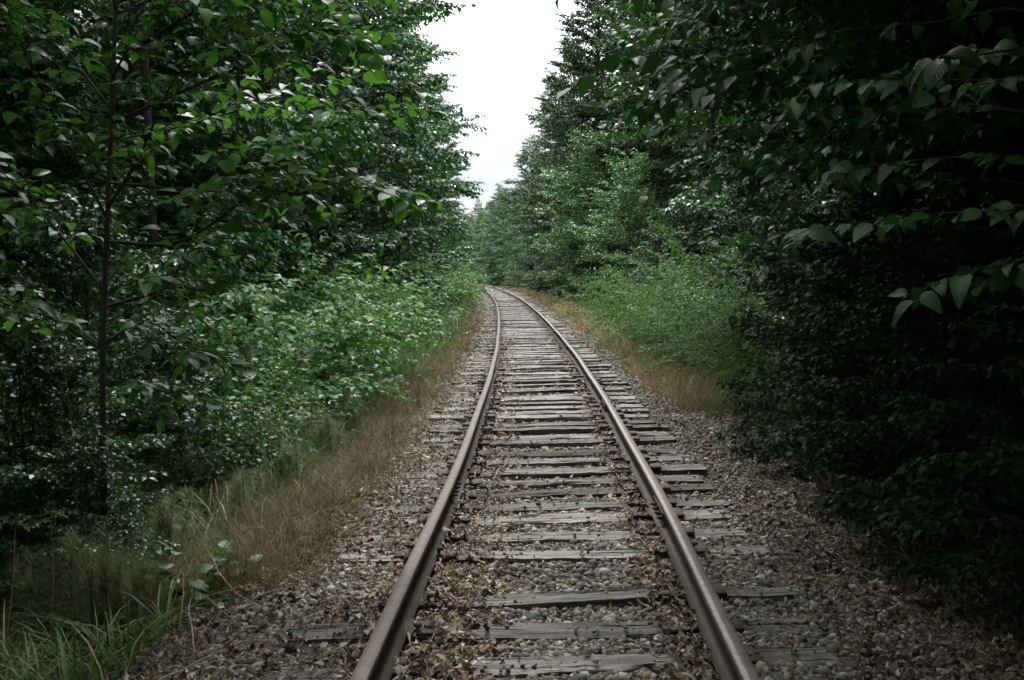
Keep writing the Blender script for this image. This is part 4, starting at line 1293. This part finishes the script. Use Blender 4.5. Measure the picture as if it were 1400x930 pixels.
cane('fallen_stick', [(906, 872), (925, 874), (945, 873)], 'thick pale stick end lying just inside the right rail', 'stick', .012, 'twig', GT)
cane('fallen_stick', [(641, 772), (652, 776), (664, 781)], 'short orange brown bark piece left of the gravel gap', 'stick', .013, 'dead_leaf', GT)
cane('fallen_stick', [(752, 797), (762, 798), (774, 797)], 'short tan wood chip in the middle of the gravel gap', 'stick', .011, 'twig', GT)
cane('fallen_stick', [(1065, 742), (1120, 732), (1170, 740), (1225, 755), (1285, 780)], 'long thin curved twig arching over the dark right shoulder', 'stick', .0055, 'dry_cane', GT, )
cane('fallen_stick', [(1225, 725, 7.2), (1232, 745, 7.1), (1237, 762)], 'short bright stalk standing up on the dark right shoulder', 'stick', .006, 'dry_cane', GT)
cane('fallen_stick', [(1080, 704), (1100, 712), (1120, 722)], 'short pale stick at the near edge of the dark right shoulder', 'stick', .005, 'dry_cane', GT)
cane('fallen_stick', [(1125, 760), (1180, 785), (1240, 805)], 'straight thin twig pointing into the dark right shoulder', 'stick', .0045, 'dry_cane', GT)
cane('fallen_stick', [(1335, 765), (1370, 775), (1400, 805)], 'thin grey twig curving out past the right edge of the picture', 'stick', .0055, 'dry_cane', GT)
cane('fallen_stick', [(1072, 862), (1088, 868), (1100, 876)], 'short brown stick beside the nearest sleeper end on the right', 'stick', .007, 'dead_leaf', GT)
cane('fallen_stick', [(1128, 823), (1140, 832), (1142, 842)], 'small pale hooked twig above the nearest right sleeper end', 'stick', .003, 'dry_cane', GT)

# grass stalks with seed heads
def build_seed_grass():
    r = np.random.default_rng(95)
    pts = [(85, 470, 7.0, 'beside the sapling trunk'), (70, 705, 5.9, 'over the lower left grass'), (22, 720, 5.9, 'at the left edge of the lower grass'), (348, 478, 12, 'in front of the bramble bank, leftmost'), (350, 500, 12, 'low against the bramble bank'), (398, 505, 12.5, 'pale against the middle of the bramble bank'), (432, 455, 13, 'high on the bramble bank'), (400, 575, 11, 'at the foot of the bramble bank'), (385, 400, 13.5, 'behind the bramble bank top'), (470, 470, 14, 'at the right end of the bramble bank')]
    for x, y, Y, lab in pts:
        top = at(x, y, Y); b = np.array([top[0] + r.uniform(-.15, .15), Y + r.uniform(-.1, .1), 0]); b[2] = float(gz([b[0]], [b[1]])[0])
        root = empty('seed_grass', tuple(b))
        c = smooth_path([b, (b + top) / 2 + np.array([.03, 0, .12]), top, top + np.array([r.uniform(.03, .08), 0, -.01])], 12) - b
        tb = Tubes(4); tb.add(c, .0022, .001, sides=4); tb.build('stalk', M['dry_cane'], root)
        m = 90
        s = r.uniform(.72, 1, m); P, T = along(c, s)
        lv = Leaves(); lv.add(P, T + r.normal(0, .35, (m, 3)), r.normal(0, 1, (m, 3)), r.uniform(.012, .022, m), .006)
        lv.build('seed_head', M['seed'], root, 'small')
        tag(root, f'tall grass stalk with tan seed head {lab}', 'grass stalk', 'seed headed grass stalks')
build_seed_grass()

# ----------------------------------------------------------------------------- light
SUN_EL, SUN_AZ = R(60), R(-4)
w = bpy.data.worlds.new('World'); SC.world = w
w.use_nodes = True
nt = w.node_tree; nt.nodes.clear()
out = nt.nodes.new('ShaderNodeOutputWorld'); bg = nt.nodes.new('ShaderNodeBackground')
sky = nt.nodes.new('ShaderNodeTexSky'); sky.sky_type = 'NISHITA'; sky.sun_disc = False
sky.sun_elevation = SUN_EL; sky.sun_rotation = SUN_AZ
tc = nt.nodes.new('ShaderNodeTexCoord')
mp = nt.nodes.new('ShaderNodeMapping'); mp.inputs['Scale'].default_value = (1, 1, 3.2)
nz = nt.nodes.new('ShaderNodeTexNoise'); nz.inputs['Scale'].default_value = 2.3; nz.inputs['Detail'].default_value = 5
rp = nt.nodes.new('ShaderNodeValToRGB')
rp.color_ramp.elements[0].position = .38; rp.color_ramp.elements[0].color = (8.6, 9.4, 9.9, 1)
rp.color_ramp.elements[1].position = .62; rp.color_ramp.elements[1].color = (27, 27.8, 28.3, 1)
mixn = nt.nodes.new('ShaderNodeMixRGB'); mixn.inputs[0].default_value = .92
L = nt.links.new
L(tc.outputs['Generated'], mp.inputs[0]); L(mp.outputs[0], nz.inputs['Vector']); L(nz.outputs['Fac'], rp.inputs[0])
sz = nt.nodes.new('ShaderNodeSeparateXYZ'); L(tc.outputs['Generated'], sz.inputs[0])
mr = nt.nodes.new('ShaderNodeMapRange'); mr.inputs['From Min'].default_value = 0; mr.inputs['From Max'].default_value = 1
mr.inputs['To Min'].default_value = .21; mr.inputs['To Max'].default_value = 1.0; L(sz.outputs[2], mr.inputs['Value'])
mu = nt.nodes.new('ShaderNodeMixRGB'); mu.blend_type = 'MULTIPLY'; mu.inputs[0].default_value = 1
L(rp.outputs[0], mu.inputs[1]); L(mr.outputs[0], mu.inputs[2])
L(sky.outputs[0], mixn.inputs[1]); L(mu.outputs[0], mixn.inputs[2]); L(mixn.outputs[0], bg.inputs[0]); L(bg.outputs[0], out.inputs[0])
bg.inputs[1].default_value = .12
sd = bpy.data.lights.new('sun', 'SUN'); so = link(bpy.data.objects.new('sun', sd))
sd.energy = 1.5; sd.angle = R(14); sd.color = (1, .97, .92)
so.rotation_euler = (math.pi / 2 - SUN_EL, 0, math.pi - SUN_AZ)
so.location = (0, 0, 40)

SC.render.engine = 'CYCLES'
cy = SC.cycles
cy.max_bounces = 4; cy.diffuse_bounces = 2; cy.glossy_bounces = 2; cy.transmission_bounces = 3; cy.transparent_max_bounces = 4
cy.caustics_reflective = False; cy.caustics_refractive = False
cy.sample_clamp_indirect = 4
cy.use_adaptive_sampling = True; cy.adaptive_threshold = .02
cy.use_denoising = True
try:
    cy.denoiser = 'OPENIMAGEDENOISE'
    cy.denoising_input_passes = 'RGB_ALBEDO_NORMAL'
    cy.denoising_prefilter = 'ACCURATE'
except Exception:
    pass
vs = SC.view_settings
SC.display_settings.display_device = 'sRGB'
vs.view_transform = 'Standard'; vs.look = 'None'; vs.exposure = 1.35; vs.gamma = 1.0; vs.use_curve_mapping = False
